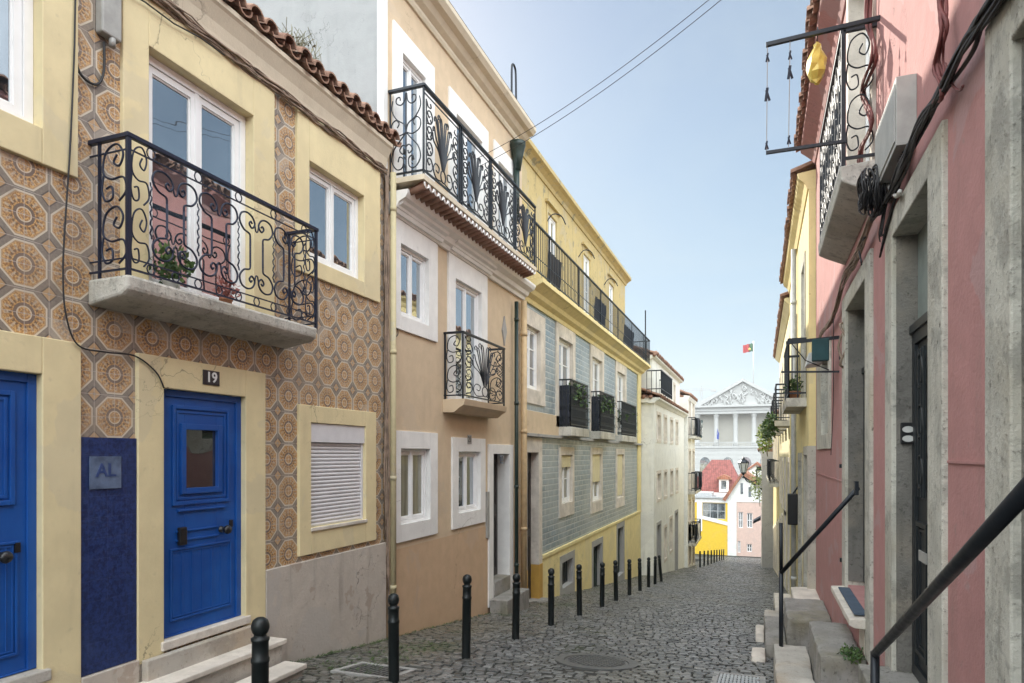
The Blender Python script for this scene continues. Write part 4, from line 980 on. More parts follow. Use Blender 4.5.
for k, (cn, w_) in enumerate(wash):
    o = bals[(k * 3 // 2) % len(bals)]; x = X6 + .42; z = o[2] + .95; y0 = o[0] + .1 + .3 * (k % 2); mb = MB(); P = []
    for i in range(8):
        for j in range(6): P.append((x + .06 * sin(i * 1.3 + j * .4), y0 + i * w_ / 3.5, z - j * .16 - rr.uniform(0, .05) * j))
    mb.add(P, [(i*6+j, i*6+j+1, (i+1)*6+j+1, (i+1)*6+j) for i in range(7) for j in range(5)], True)
    single('laundry', mb, MT['cloth_' + cn], labs[k], 'laundry', (x, y0, z - .9), 'washing on the far balconies')
# ------------------------------------------------------------------ FAR: end-of-street houses, palace
def front_house(name, label, x0, x1, Y, z0, z1, wm, wins, depth=8):
    r = thing(name, label, 'house', ((x0 + x1) / 2, Y, z0))
    xs = sorted(set([x0, x1] + [w[0] for w in wins] + [w[1] for w in wins])); zs = sorted(set([z0, z1] + [w[2] for w in wins] + [w[3] for w in wins]))
    mb = MB()
    for i in range(len(xs) - 1):
        for j in range(len(zs) - 1):
            mx_, mz_ = (xs[i] + xs[i+1]) / 2, (zs[j] + zs[j+1]) / 2
            if any(w[0] < mx_ < w[1] and w[2] < mz_ < w[3] for w in wins): continue
            mb.quad((xs[i], Y, zs[j]), (xs[i+1], Y, zs[j]), (xs[i+1], Y, zs[j+1]), (xs[i], Y, zs[j+1]))
    for a, b, c, d in wins:
        for q in (((a, c), (a, d)), ((b, c), (b, d)), ((a, c), (b, c)), ((a, d), (b, d))):
            mb.quad((q[0][0], Y, q[0][1]), (q[1][0], Y, q[1][1]), (q[1][0], Y + .25, q[1][1]), (q[0][0], Y + .25, q[0][1]))
    mb.quad((x0, Y, z0), (x0, Y + depth, z0), (x0, Y + depth, z1), (x0, Y, z1)); mb.quad((x1, Y, z0), (x1, Y + depth, z0), (x1, Y + depth, z1), (x1, Y, z1)); mb.quad((x0, Y + depth, z0), (x1, Y + depth, z0), (x1, Y + depth, z1), (x0, Y + depth, z1))
    part('wall', mb, MT[wm], r); return r
def fwin(r, w, Y, gm='glassgrey', n=2, bars=(.5,), fm='pvc', t=.08, name='window'):
    a, b, c, d = w; mb = MB(); Yf = Y + .12
    def fb(x0, x1, z0, z1, dy=0): mb.box(x0, x1, Yf + dy, Yf + .08, z0, z1)
    fb(a, a + t, c, d); fb(b - t, b, c, d); fb(a + t, b - t, d - t, d); fb(a + t, b - t, c, c + t)
    for k in range(1, n): x = a + (b - a) * k / n; fb(x - t / 2, x + t / 2, c + t, d - t)
    for bz in bars: z = c + (d - c) * bz; fb(a + t, b - t, z - .03, z + .03, .02)
    f = part(name, mb, MT[fm], r); part('pane', MB().box(a + .02, b - .02, Yf + .04, Yf + .06, c + .02, d - .02), MT[gm], f)
YF = 74.0
zbf = -12.0
def X_(u, Y=YF): return xy(u, Y)
def Z_(u, v, Y=YF): return zy(u, v, Y)
# yellow annex
w_ = (X_(702.5), X_(725.5), Z_(712, 519), Z_(712, 503))
hy = front_house('bright_yellow_annex', 'bright yellow annex with a long grey window at the bottom of the street', X_(690), X_(727.5), YF, zbf, Z_(712, 498), 'brightyellow', [w_])
fwin(hy, w_, YF, 'glassgrey', 3, (.5,), 'greypipe')
mb = MB(); a, b = X_(690), X_(727.6); mb.box(a, b, YF - .06, YF, Z_(712, 502.5), Z_(712, 498)); mb.box(X_(697), X_(702.2), YF - .06, YF, Z_(700, 531), Z_(712, 502.5))
mb.extrude_y([(X_(702.3), Z_(702, 519)), (X_(727.5), Z_(727, 525.5)), (X_(727.5), Z_(727, 522)), (X_(702.3), Z_(702, 515.5))], YF - .07, YF); part('white_trim', mb, MT['white'], hy)
mb = MB().box(a - .1, b + .1, YF - .3, YF + 8, Z_(712, 498) + .0, Z_(712, 496.5)); mb.box(a, X_(712), YF + .1, YF + 3, Z_(712, 496.4), Z_(712, 493)); part('flat_roof', mb, MT['greypipe'], hy)
# white corner + pinkish house with gable
xg0, xg1 = X_(727.6), X_(771); wn = [(X_(738.5), X_(743), Z_(740, 528), Z_(740, 512)), (X_(747), X_(752.5), Z_(750, 528), Z_(750, 513)), (X_(740.5), X_(743), Z_(742, 494), Z_(742, 483)), (X_(748.5), X_(751), Z_(750, 497), Z_(750, 487)), (X_(737.5), X_(740.5), Z_(740, 553), Z_(740, 541)), (X_(747), X_(752), Z_(750, 552), Z_(750, 544))]
hp = front_house('pale_pink_gabled_house', 'pale pink and white house with a tiled gable facing up the street', xg0, xg1, YF + .05, zbf, Z_(740, 502), 'palepink', [w for w in wn if w[3] < Z_(740, 502)])
for w in wn: 
    if w[3] < Z_(740, 502): fwin(hp, w, YF + .05, 'glassdark' if w[2] < -9 else 'glassgrey', 2, (.5,), 'pvc')
zg = Z_(740, 502); xp = X_(741); mb = MB()
mb.box(xg0, X_(736.5), YF - .03, YF + .04, zbf, zg); mb.extrude_y([(xg0, zg + .001), (xg1, zg + .001), (xg1, Z_(771, 500)), (X_(757), Z_(757, 486)), (X_(744), Z_(744, 478)), (X_(741), Z_(741, 478)), (xg0, Z_(728, 497))], YF + .0, YF + 7.9); part('gable', mb, MT['offwhite'], hp)
for w in wn:
    if w[3] > zg: part('gable_window', MB().box(w[0], w[1], YF - .03, YF - .002, w[2], w[3]), MT['glassgrey'], hp)
mb = MB(); P0 = (X_(725.5), Z_(725.5, 501)); P1 = (X_(742.5), Z_(742.5, 475)); P2 = (X_(775), Z_(775, 497))
mb.extrude_y([P0, P1, (P1[0] + .1, P1[1] + .5), (P0[0] - .3, P0[1] + .2)], YF - .35, YF + 8); mb.extrude_y([P1, P2, (P2[0], P2[1] + .4), (P1[0] + .1, P1[1] + .5)], YF - .35, YF + 8); part('gable_roof', mb, MT['orangeroof'], hp)
# red roof house behind
Y2 = 84; hr = thing('red_roofed_house', 'house with a big red tiled roof and a small white dormer behind the yellow annex', 'house', (X_(710, Y2), Y2, zbf))
ze = Z_(712, 500, Y2); x0, x1, xa = X_(682, Y2), X_(745, Y2), X_(709, Y2); za = Z_(709, 460, Y2)
part('wall', MB().box(x0, x1, Y2 + .1, Y2 + 9, zbf, ze), MT['offwhite'], hr)
mb = MB(); Yr = Y2 + 4.5
mb.add([(x0 - .3, Y2 - .3, ze), (x1 + .3, Y2 - .3, ze), (xa + 2.3, Yr, za), (xa, Yr, za), (x0 - .3, Y2 + 9.3, ze), (x1 + .3, Y2 + 9.3, ze)], [(0, 1, 2, 3), (0, 3, 4), (1, 5, 2), (4, 3, 2, 5), (0, 4, 5, 1)])
part('roof', mb, MT['redroof'], hr)
yd = Y2 + .2; mb = MB(); xa_, xb_ = X_(719, yd), X_(728.5, yd); zd0, zd1 = Z_(724, 492, yd), Z_(724, 479, yd)
mb.box(xa_, xb_, yd, yd + 3.5, zd0, zd1); dm = part('dormer', mb, MT['white'], hr)
part('dormer_window', MB().box(xa_ + .25, xb_ - .25, yd - .02, yd + .02, zd0 + .35, zd1 - .2), MT['glassgrey'], dm)
mb = MB(); mb.extrude_y([(xa_ - .35, zd1 - .05), (xb_ + .35, zd1 - .05), (xb_ + .1, zd1 + .25), ((xa_ + xb_) / 2, zd1 + .55), (xa_ - .1, zd1 + .25)], yd - .2, yd + 3.6); part('dormer_roof', mb, MT['orangeroof'], dm)
Y3 = 96; hq = thing('low_roofed_house', 'low roof with a pale gable just below the palace arches', 'house', (X_(757, Y3), Y3, zbf))
mb = MB().box(X_(738, Y3), X_(775, Y3), Y3, Y3 + 8, zbf, Z_(757, 477, Y3)); part('wall', mb, MT['offwhite'], hq)
mb = MB(); mb.extrude_y([(X_(736, Y3), Z_(736, 477, Y3)), (X_(757, Y3), Z_(757, 462, Y3)), (X_(779, Y3), Z_(779, 477, Y3)), (X_(757, Y3), Z_(757, 464.5, Y3))], Y3 - .3, Y3 + 8); part('roof', mb, MT['orangeroof'], hq)
part('gable', MB().extrude_y([(X_(738, Y3), Z_(738, 477, Y3)), (X_(776, Y3), Z_(776, 477, Y3)), (X_(757, Y3), Z_(757, 464.6, Y3))], Y3, Y3 + 7.9), MT['offwhite'], hq)
# white outbuilding left of red roof (rest of town)
# palace
YP = 182.0; U0, U1 = 693.5, 792.5; pl = thing('neoclassical_palace', 'white neoclassical palace with columned portico and carved pediment at the end of the view', 'palace', (X_(743, YP), YP, -12))
PX = lambda u: X_(u, YP); PZ = lambda v: Z_(735, v, YP)
zba = PZ(446); zent = PZ(413.5); zc2 = PZ(405); zap = PZ(379)
mb = MB(); mb.box(PX(655), PX(832), YP + 3.2, YP + 22, -14, zc2 - .4); mb.box(PX(U0 - 1), PX(U1 + 1), YP + 4.4, YP + 5, zba, zent); part('main_wall', mb, MT['palace_shade'], pl)
mb = MB(); mb.box(PX(U0 - 1), PX(U1 + 1), YP, YP + 3.2, -14, zba); mb.box(PX(U0 - 1.5), PX(U1 + 1.5), YP - .3, YP, zba - .5, zba)
for k in range(6): mb.box(PX(U0 - 1), PX(U1 + 1), YP - .06, YP, zba - 1.2 - k * 1.1, zba - .35 - k * 1.1 - .2)
part('rusticated_base', mb, MT['palace'], pl)
mb = MB()
for u in (705, 728, 746, 765, 785):
    mb = MB(); xc = PX(u) ; w0 = 1.3; P = [(xc - w0, PZ(476)), (xc + w0, PZ(476))] + [(xc + w0 * cos(pi * q / 8), PZ(463) + w0 * 1.2 * sin(pi * q / 8)) for q in range(9)]
    mb.extrude_y(P, YP - .1, YP - .07); part('arch', mb, MT['glassgrey'], pl)
mb = MB(); mb.box(PX(U0), PX(U1), YP, YP + 3.2, zent, zc2 - .5); mb.box(PX(U0 - .8), PX(U1 + .8), YP - .25, YP + 3.2, zent + .75, zent + .95); mb.box(PX(U0 - 2), PX(U1 + 2), YP - .8, YP + 3.2, zc2 - .5, zc2); part('entablature', mb, MT['palace'], pl)
mb = MB(); xl, xr, xm = PX(U0 - 2), PX(U1 + 2), PX(743)
mb.extrude_y([(xl + .9, zc2), (xr - .9, zc2), (xm, zap - .9)], YP, YP + 3); part('pediment_field', mb, MT['palace'], pl)
mb = MB()
mb.extrude_y([(xl, zc2), (xl + 2.4, zc2), (xm, zap - .75), (xm, zap)], YP - .8, YP + 3.1); mb.extrude_y([(xr, zc2), (xm, zap), (xm, zap - .75), (xr - 2.4, zc2)], YP - .8, YP + 3.1); part('raking_cornice', mb, MT['palace'], pl)
mb = MB(); rp = random.Random(2)
for k in range(64):
    t = rp.uniform(-.86, .86); hmax = (1 - abs(t)) * (zap - zc2 - 1.2); hh = rp.uniform(.15, 1) * hmax * .92 + .15
    xc = xm + t * (xr - xl) / 2; zb = zc2 + max(0, hh - rp.uniform(.7, 1.6))
    pts = [(xc + rp.uniform(-.3, .3), YP - .15, zb), (xc + rp.uniform(-.5, .5), YP - .35, (zb + zc2 + hh) / 2), (xc + rp.uniform(-.6, .6), YP - .2, zc2 + hh)]
    mb.tube(cr(pts, 4), .2, 6, True)
    mb.lathe([(.02, -.2), (.19, -.1), (.22, .05), (.15, .2), (.02, .24)], (pts[2][0], YP - .25, pts[2][2] + .1), 6)
part('relief_figures', mb, MT['palace'], pl)
for u in (697, 716, 735.4, 754, 773, 792):
    mb = MB(); mb.lathe([(.85, 0), (.85, .3), (.68, .4), (.62, .6), (.56, 5.4), (.54, 7.4), (.56, 7.5), (.7, 7.9), (.85, 8.2), (.85, 8.45)], (PX(u), YP + 1.0, zba), 14); sc = (zent - zba) / 8.45
    mb.v = [(x, y, zba + (z - zba) * sc) for x, y, z in mb.v]; part('column', mb, MT['palace'], pl)
mb = MB()
mb.box(PX(U0 - 1), PX(U1 + 1), YP - .2, YP - .0, zba + .85, zba + 1.05)
x = PX(U0 - 1)
while x < PX(U1 + 1): mb.box(x, x + .16, YP - .15, YP - .03, zba, zba + .85); x += .42
part('balustrade', mb, MT['palace'], pl)
for u in (706.5, 725, 744.5, 763.5, 782):
    xc = PX(u); w0 = .85; P = [(xc - w0, zba + .4), (xc + w0, zba + .4)] + [(xc + w0 * cos(pi * q / 8), zba + 3.6 + w0 * sin(pi * q / 8)) for q in range(9)]
    mb = MB(); mb.extrude_y(P, YP + 4.3, YP + 4.38); f = part('arched_window', mb, MT['glassdark'], pl)
    part('square_window', MB().box(xc - .8, xc + .8, YP + 4.3, YP + 4.38, zba + 6.1, zba + 7.2), MT['mold'], pl)
t = thing('national_flag', 'red and green flag on a tall pole above the palace pediment', 'flag', (X_(753.5, 186), 186, PZ(380)))
xf = X_(753.5, 186); zf = lambda v: Z_(753.5, v, 186)
part('pole', MB().tube([(xf, 186, zf(395)), (xf, 186, zf(341))], .16, 8), MT['greypipe'], t)
def cloth(xa, xb, za, zb, y, ph=0):
    mb = MB(); P = []; n = 12
    for i in range(n + 1):
        for j in range(5):
            u = i / n; P.append((xa + (xb - xa) * u, y + .35 * sin(u * 9 + ph), zb + (za - zb) * j / 4 - .8 * u * (xa - xf) * -.0 - .5 * abs(xa + (xb - xa) * u - xf) * .35))
    mb.add(P, [(i*5+j, i*5+j+1, (i+1)*5+j+1, (i+1)*5+j) for i in range(n) for j in range(4)], True); return mb
xm_ = X_(749.5, 186); xe_ = X_(743, 186)
part('green_band', cloth(xf, xm_, zf(351), zf(343), 186), MT['flaggreen'], t); part('red_band', cloth(xm_, xe_, zf(351), zf(343), 186, 2), MT['flagred'], t)
part('emblem', MB().lathe([(.02, -.4), (.38, -.15), (.38, .15), (.02, .4)], (xm_, 185.9, zf(347.5) - .4), 8), MT['cloth_yellow'], t)
t = thing('blue_flag', 'blue flag hanging between the palace columns', 'flag', (PX(718), YP - 1, zba))
part('pole', MB().tube([(PX(718.5), YP - .6, zba + .5), (PX(717), YP - 2.2, zba + 5.2)], .06, 6), MT['greypipe'], t)
part('cloth', MB().extrude_y([(PX(717), zba + 4.8), (PX(719.5), zba + 3.2), (PX(719), zba + 1.6), (PX(717.2), zba + 1.9)], YP - 1.5, YP - 1.4), MT['flagblue'], t)
# crane
t = thing('tower_crane', 'thin tower crane far away left of the palace roof', 'crane', (X_(701, 420), 420, -12))
cx = X_(701.5, 420); cz = Z_(701, 390.5, 420); mb = MB()
for dx in (-.8, .8): mb.bar((cx + dx, 420, -12), (cx + dx, 420, cz), .35)
z = 0
while z < cz: mb.bar((cx - .8, 420, z), (cx + .8, 420, z + 2), .2); mb.bar((cx + .8, 420, z), (cx - .8, 420, z + 2), .2); z += 2
part('mast', mb, MT['craneyellow'], t)
mb = MB(); xa, xb = X_(672, 420), X_(716, 420); mb.bar((xa, 420, cz), (xb, 420, cz), .35); mb.bar((xa, 420, cz + 1.1), (xb - 3, 420, cz + 1.1), .3)
x = xa
while x < xb - 2: mb.bar((x, 420, cz), (x + 1.5, 420, cz + 1.1), .2); x += 1.5
mb.box(xb - 3, xb, 419, 421, cz - 1, cz + .6); mb.bar((cx, 420, cz), (cx, 420, cz + 3), .5); part('jib', mb, MT['craneyellow'], t)
# town houses filling the sides beyond the street (seen only between buildings)
for k, (x, y, w, d, z, mt, lab) in enumerate(((-17.5, 74, 9.2, 9, -4.5, 'offwhite', 'plain offwhite town house left of the yellow annex'), (3.5, 76, 9, 8, -3.5, 'cream2', 'cream town house right of the pale pink gabled house'), (-32, 100, 14, 12, -3.0, 'paleyellow', 'pale yellow town block far left below the palace'))):
    r = front_house('town_house', lab, x, x + w, y, zbf, z, mt, wl := [(x + 1 + q * 2.4, x + 2.1 + q * 2.4, z - 2.6, z - 1.1) for q in range(int(w / 2.6))], d)
    for w2 in wl: fwin(r, w2, y)
    mb = MB(); mb.extrude_y([(x - .3, z), (x + w + .3, z), (x + w / 2, z + 1.8)], y - .3, y + d + .3); part('roof', mb, MT['orangeroof'], r)
# ------------------------------------------------------------------ RIGHT 1: pink house
RX = .80
yP1 = yx(816, RX)
r1 = thing('pink_house', 'pink rendered house with pitted stone door frames and handrails on the right', 'house', (RX, 6, ground_z(6)))
d0 = (1.2, yx(1021, RX), -1.6, 1.36); d1 = (yx(933, RX), yx(896, RX), -1.35, 1.37); d2 = (yx(868, RX), yx(848, RX), -1.22, 1.40)
wr = (yx(829.5, RX), yx(822.6, RX), zx(826, 434, RX), zx(826, 359, RX))
wb = (yx(873, RX), yx(851, RX), 2.16, 4.3)
mb = MB(); facade(mb, RX, -1, -2.0, yP1, -4.2, 4.9, [grow(d0), grow(d1), grow(d2), grow(wr), grow(wb, bottom=2.1)], 6); part('wall', mb, MT['pink'], r1)
surround(mb := MB(), RX, -1, (.9, yx(994, RX), -1.8, 1.56), (d0[0], d0[1], -1.8, d0[3]), .03, .22); part('door_surround', mb, MT['jamb'], r1, .008)
surround(mb := MB(), RX, -1, (yx(948, RX), yx(889, RX), -2.0, 1.53), (d1[0], d1[1], -2.0, d1[3]), .025, .22); part('door_surround', mb, MT['jamb'], r1, .008)
surround(mb := MB(), RX, -1, (yx(873.5, RX), yx(844.5, RX), -1.6, 1.56), (d2[0], d2[1], -1.6, d2[3]), .025, .26); part('door_surround', mb, MT['jamb'], r1, .008)
surround(mb := MB(), RX, -1, (yx(831.5, RX), yx(818, RX), zx(826, 449, RX), zx(826, 345, RX)), wr, .02, .2); part('window_surround', mb, MT['jamb'], r1, .006)
surround(mb := MB(), RX, -1, (wb[0] - .14, wb[1] + .14, 2.1, 4.45), (wb[0], wb[1], 2.1, wb[3]), .025, .2); part('door_surround', mb, MT['stonewhite'], r1, .006)
# rough inner reveals
for d_, dp in ((d1, .105), (d2, .15), (d0, .15)):
    mb = MB(); mb.box(RX + .001, RX + dp + .03, d_[1] - .012, d_[1] - .001, d_[2], d_[3] - .001); part('door_reveal', mb, MT['granite'], r1)
def iron_door(d_, dp, label=None):
    X = RX + dp; y0, y1, z0, z1 = d_; mb = MB(); zt_ = z1 - .62
    mb.box(X, X + .04, y0, y1, z0, zt_); rect_frame(mb, X - .02, X, y0, y1 - .013, z0, zt_, .07); mb.box(X - .035, X, y0, y1 - .013, zt_, zt_ + .05); mb.box(X - .02, X, (y0+y1)/2 - .04, (y0+y1)/2 + .04, z0, zt_)
    for k in range(2):
        a = y0 + .1 + k * (y1 - y0) / 2; b = a + (y1 - y0) / 2 - .2
        for q in range(4): mb.bar((X - .02, a + (b - a) * (q + .5) / 4, z0 + 1.1), (X - .02, a + (b - a) * (q + .5) / 4, zt_ - .12), .012)
        panelled(mb, X, -1, a, b, z0 + .15, z0 + .95, .1, .02)
        for q in range(3): circ(mb, lambda u, v: (X - .02, u, v), (a + b) / 2, z0 + 1.25 + q * .3, .06, .1, .008)
    dr = part('door', mb, MT['darkgrille'], r1); part('transom', MB().box(X + .012, X + .03, y0, y1, zt_ + .05, z1), MT['greygreen'], dr)
    part('letter_slot', MB().box(X - .028, X - .02, (y0 + y1) / 2 + .06, (y0 + y1) / 2 + .24, -.62, -.56), MT['greybox'], dr)
iron_door(d1, .105); iron_door(d2, .15); iron_door(d0, .15)
window(r1, RX, -1, wr, .1, 2, fm='greenpaint', gm='glassdark', w=.045, bars=(.5,))
window(r1, RX, -1, wb, .12, 2, fm='pvc', gm='glass', w=.06, bars=(.4, .7), name='balcony_door')
# plinth line, threshold slab and doormat
mb = MB(); mb.box(RX - .008, RX, yx(993, RX), yx(949, RX), zx(970, 461, RX) - .012, zx(970, 461, RX)); part('render_ridge', mb, MT['pink'], r1); mb = MB(); mb.box(RX - .008, RX, yx(843, RX), yP1, -.28, -.265); part('render_ridge', mb, MT['pink'], r1)
mb = MB(); mb.extrude_y([(RX - .14, -1.30), (RX + .15, -1.28), (RX + .15, -1.38), (RX - .10, -1.37), (RX - .14, -1.35)], yx(868, RX) - .05, yx(848, RX) + .12)
mb.box(RX - .02, RX + .15, yx(868, RX) + .05, yx(868, RX) + .35, -1.6, -1.39); th = part('threshold', mb, MT['stonewhite'], r1, .006)
single('doormat', MB().box(RX - .095, RX + .13, yx(868, RX) + .03, yx(848, RX) - .10, -1.279, -1.268), MT['mat'], 'blue-grey doormat lying on the white threshold slab', 'doormat', (RX, 6.4, -1.28))
mb = MB().box(RX - .2, RX + .15, d1[0] - .1, d1[1] + .1, -1.9, -1.36); part('threshold', mb, MT['block'], r1, .01)
# roof, cornice
EX = .53; mb = MB(); mb.extrude_y([(RX + .2, 4.45), (RX - .02, 4.45), (RX - .05, 4.52), (RX - .14, 4.6), (EX + .06, 4.66), (EX + .05, 4.74), (RX + .2, 4.8)], -2.0, yP1 + .05); part('cornice', mb, MT['pink'], r1)
mb = MB(); eave_tiles(mb, EX - .04, -1, 4.68, 2.0, yP1 + .08, .2, .085, .36, 5); mb.quad((EX, -2, 4.75), (EX, yP1, 4.75), (3.8, yP1, 5.9), (3.8, -2, 5.9)); mb.quad((6.8, -2, 4.75), (6.8, yP1, 4.75), (3.8, yP1, 5.9), (3.8, -2, 5.9)); part('roof', mb, MT['roof'], r1)
# balcony
bX = RX - .22; ya, yb = yx(878, RX), yx(821, bX)
mb = MB(); mb.extrude_y([(RX, 1.90), (bX + .05, 1.98), (bX - .02, 2.02), (bX - .03, 2.13), (RX, 2.15)], ya, yb); bl = part('balcony', mb, MT['slabstone'], r1, .012)
mb = MB(); zt3 = 3.15
mb.bar((RX, ya + .05, zt3), (bX, ya + .05, zt3), .03); mb.bar((bX, ya + .04, zt3), (bX, yb, zt3), .04, .03); mb.bar((bX, yb, zt3), (RX, yb, zt3), .03)
mb.bar((bX, ya + .05, 2.2), (bX, yb, 2.2), .02); mb.bar((RX, ya + .05, 2.2), (bX, ya + .05, 2.2), .02); mb.bar((RX, yb, 2.2), (bX, yb, 2.2), .02)
mb.bar((bX, ya + .05, 2.13), (bX, ya + .05, zt3), .03); mb.bar((bX, yb, 2.13), (bX, yb, zt3), .025)
n = 7; w3 = (yb - ya - .05) / n
for k in range(n):
    heart(mb, lambda a, b: (bX, a, b), ya + .05 + k * w3, w3, .88, 2.23, .009)
    mb.bar((bX, ya + .05 + k * w3, 2.13), (bX, ya + .05 + k * w3, zt3), .012)
    for q in range(4): circ(mb, lambda a, b: (bX, a, b), ya + .05 + (k + .5) * w3, 2.32 + q * .23, w3 * .3, .09, .008, 8)
s_side(mb, lambda a, b: (bX + .01 + a, ya + .05, 2.22 + b), .19, .9, .006)
part('railing', mb, MT['iron'], bl)
# laundry frame
yf = yx(880, RX); zf1 = 3.45; xo = xy(766, yf)
t = thing('clothes_line_frame', 'iron clothes-line frame jutting out over the street beside the stone balcony', 'clothes line', (RX, yf, 2.2))
mb = MB(); z1_ = zy(880, 18, yf); z0_ = zy(765, 153, yf); zo1 = zy(766, 45, yf)
mb.bar((RX, yf, z1_), (xo, yf, zo1), .028); part('upper_bar', mb, MT['iron'], t); mb = MB(); mb.bar((bX, yf, zy(820, 145, yf)), (xo, yf, z0_), .022); part('lower_bar', mb, MT['iron'], t)
xw2 = xy(790, yf); mb = MB(); mb.tube([(xo + .01, yf, zo1), (xo + .004, yf, z0_)], .003, 4); mb.tube([(xw2, yf, zo1), (xw2 - .01, yf, z0_ + .02)], .003, 4); part('line', mb, MT['greybox'], t)
mb = MB()
for (x, v, s) in ((xo + .01, 56, 1), (xo + .006, 93, 1.6), (xw2, 58, 1), (xw2 - .003, 75, 1.6), (xo + .004, 144, 1), (xw2 - .008, 142, 1)):
    z = zy(775, v, yf)
    mb = MB(); mb.bar((x - .008, yf, z - .03 * s), (x + .004, yf, z + .03 * s), .012 * s, .012); mb.bar((x + .012 * s, yf + .01, z - .028 * s), (x - .004, yf, z + .02 * s), .01 * s, .01); part('clothes_peg', mb, MT['cloth_dark'], t)
# yellow plastic lantern / bag
xq = xy(817, yf + .1); t = thing('yellow_bag', 'crumpled yellow plastic bag hanging from the clothes-line frame', 'bag', (xq, yf + .1, 2.9))
mb = MB(); zt_, zbm = zy(817, 42, yf + .1), zy(817, 84, yf + .1); H = zt_ - zbm
pr = [(.004, 1), (.02, .93), (.035, .8), (.06, .6), (.072, .42), (.06, .25), (.035, .1), (.01, 0)]
mb.lathe([(r * (1 if i % 2 else .93), h * H) for i, (r, h) in enumerate(pr)][::-1], (xq, yf + .1, zbm), 9, False)
rj = random.Random(5); mb.v = [(x + rj.uniform(-.012, .012), y + rj.uniform(-.012, .012), z) for x, y, z in mb.v]; part('sheet', mb, MT['cloth_yellow'], t)
part('hook', MB().tube([(xq, yf + .1, zt_), (xq, yf + .05, zt_ + .08), (xq, yf, zy(817, 33, yf) + .02)], .004, 4), MT['iron'], t)
# telecom box
yb0_, yb1_ = yx(917, RX), yx(893, RX); xb = RX - .10
t = thing('telecom_box', 'grey plastic telecom box on the pink wall above the cable coil', 'utility box', (RX, yb0_, 1.5))
za, zb_2 = 1.66, 2.02; mb = MB(); mb.box(xb, RX, yb0_, yb1_, za + .04, zb_2 + .06); mb.box(xb - .006, xb, yb0_ + .02, yb1_ - .02, za + .07, zb_2 + .03); part('casing', mb, MT['greybox'], t, .012)
mb = MB().box(xb + .02, RX, yb1_ + .002, yb1_ + .07, za - .02, zb_2 - .02); part('side_cover', mb, MT['lightbox'], t, .01)
mb = MB(); rc = random.Random(6)
for k in range(5): mb.tube(cr([(RX - .05, yb0_ + .1 + k * .03, za + .05), (RX - .04, yb0_ + .15 + k * .03, za - .05), (RX - .03, yb1_ + .1 + .05 * k, za - .18 - .03 * k)], 5), .008, 5)
part('cable_tail', mb, MT['rubber'], t)
# cable coil
yc, zc = yx(893, RX), zx(890, 195, RX); mb = MB()
for k in range(26):
    r = .085 + rc.uniform(-.03, .05); ph = rc.uniform(0, 6); oy, oz = rc.uniform(-.02, .02), rc.uniform(-.03, .03); xo_ = rc.uniform(.06, .20)
    mb.tube([(RX - xo_ - .01 * sin(3 * a + ph), yc + oy + r * 1.25 * cos(a), zc + oz + r * 1.15 * sin(a)) for a in [q * 2 * pi / 20 for q in range(21)]], .006, 5, False)
for k in range(6): mb.tube(cr([(RX - .04, yc + rc.uniform(-.05, .1), zc - .08), (RX - .06, yc + rc.uniform(0, .15), zc - .2 - rc.uniform(0, .08)), (RX - .03, yc + rc.uniform(.1, .3), zc - .12 - rc.uniform(0, .15))], 5), .005, 4)
single('cable_coil', mb, MT['rubber'], 'tangled coil of black cable hanging below the telecom box', 'cable', (RX - .04, yc, zc - .2))
# main cable bundle on right wall
def rb_path(pts, n_, spread, rr_, seed, mat, lab, name='cable_bundle', X=RX, rmin=.005, rmax=.010):
    rq = random.Random(seed); mb = MB(); base = [(X - .04, yx(u, X), zx(u, v, X)) for u, v in pts]
    for k in range(n_):
        P = [(x - rq.uniform(0, .035), y + rq.gauss(0, spread), z + rq.gauss(0, spread)) for x, y, z in base]; mb.tube(cr(P, 5), rq.uniform(rmin, rmax), 5)
    return single(name, mb, MT[mat], lab, 'cable', base[0])
rb_path([(1080, -90), (1010, 5), (985, 40), (958, 85), (935, 125), (915, 165), (898, 195), (880, 218)], 15, .017, 0, 21, 'rubber', 'thick bundle of black cables climbing the pink wall towards the upper right')
rb_path([(882, 215), (872, 240), (862, 262), (850, 282), (842, 305), (836, 322), (828, 332), (822, 342)], 10, .024, 0, 22, 'oldcable', 'loose brown cable bundle running down the pink wall beyond the coil')
rb_path([(958, -60), (957, 0), (960, 30), (953, 60), (960, 85), (950, 100), (962, 78)], 5, .014, 0, 23, 'redcable', 'reddish brown wires hanging down to the cable bundle from above', 'wall_wires')
rb_path([(880, -40), (877, 20), (884, 55), (872, 90), (880, 120), (868, 150), (872, 185)], 5, .012, 0, 24, 'redcable', 'reddish wires running beside the balcony door', 'wall_wires')
rb_path([(960, 60), (966, 82), (972, 88), (978, 84)], 1, .002, 0, 25, 'redcable', 'short red-brown cable stub sticking off the cable bundle', 'cable_stub')
rb_path([(871, 262), (868, 245), (876, 236)], 2, .01, 0, 26, 'rubber', 'short black cable loop on the narrow pink strip', 'cable_loop')
rb_path([(840, 318), (838, 400), (836, 455)], 1, .0, 0, 27, 'rubber', 'straight thin cable down the edge of the stone doorway', 'wall_cable', rmin=.004, rmax=.005)
rb_path([(897, 185), (905, 195), (911, 190)], 1, .0, 0, 28, 'lightbox', 'small white cable terminal dangling over the near door lintel', 'cable_terminal', rmin=.012, rmax=.014)
# small knobs beside doors
for u, v in ((842.5, 358), (842.5, 466), (843, 560)): part('shutter_catch', MB().box(RX - .03, RX, yx(u, RX) - .02, yx(u, RX) + .02, zx(u, v, RX) - .02, zx(u, v, RX) + .02), MT['iron'], r1)
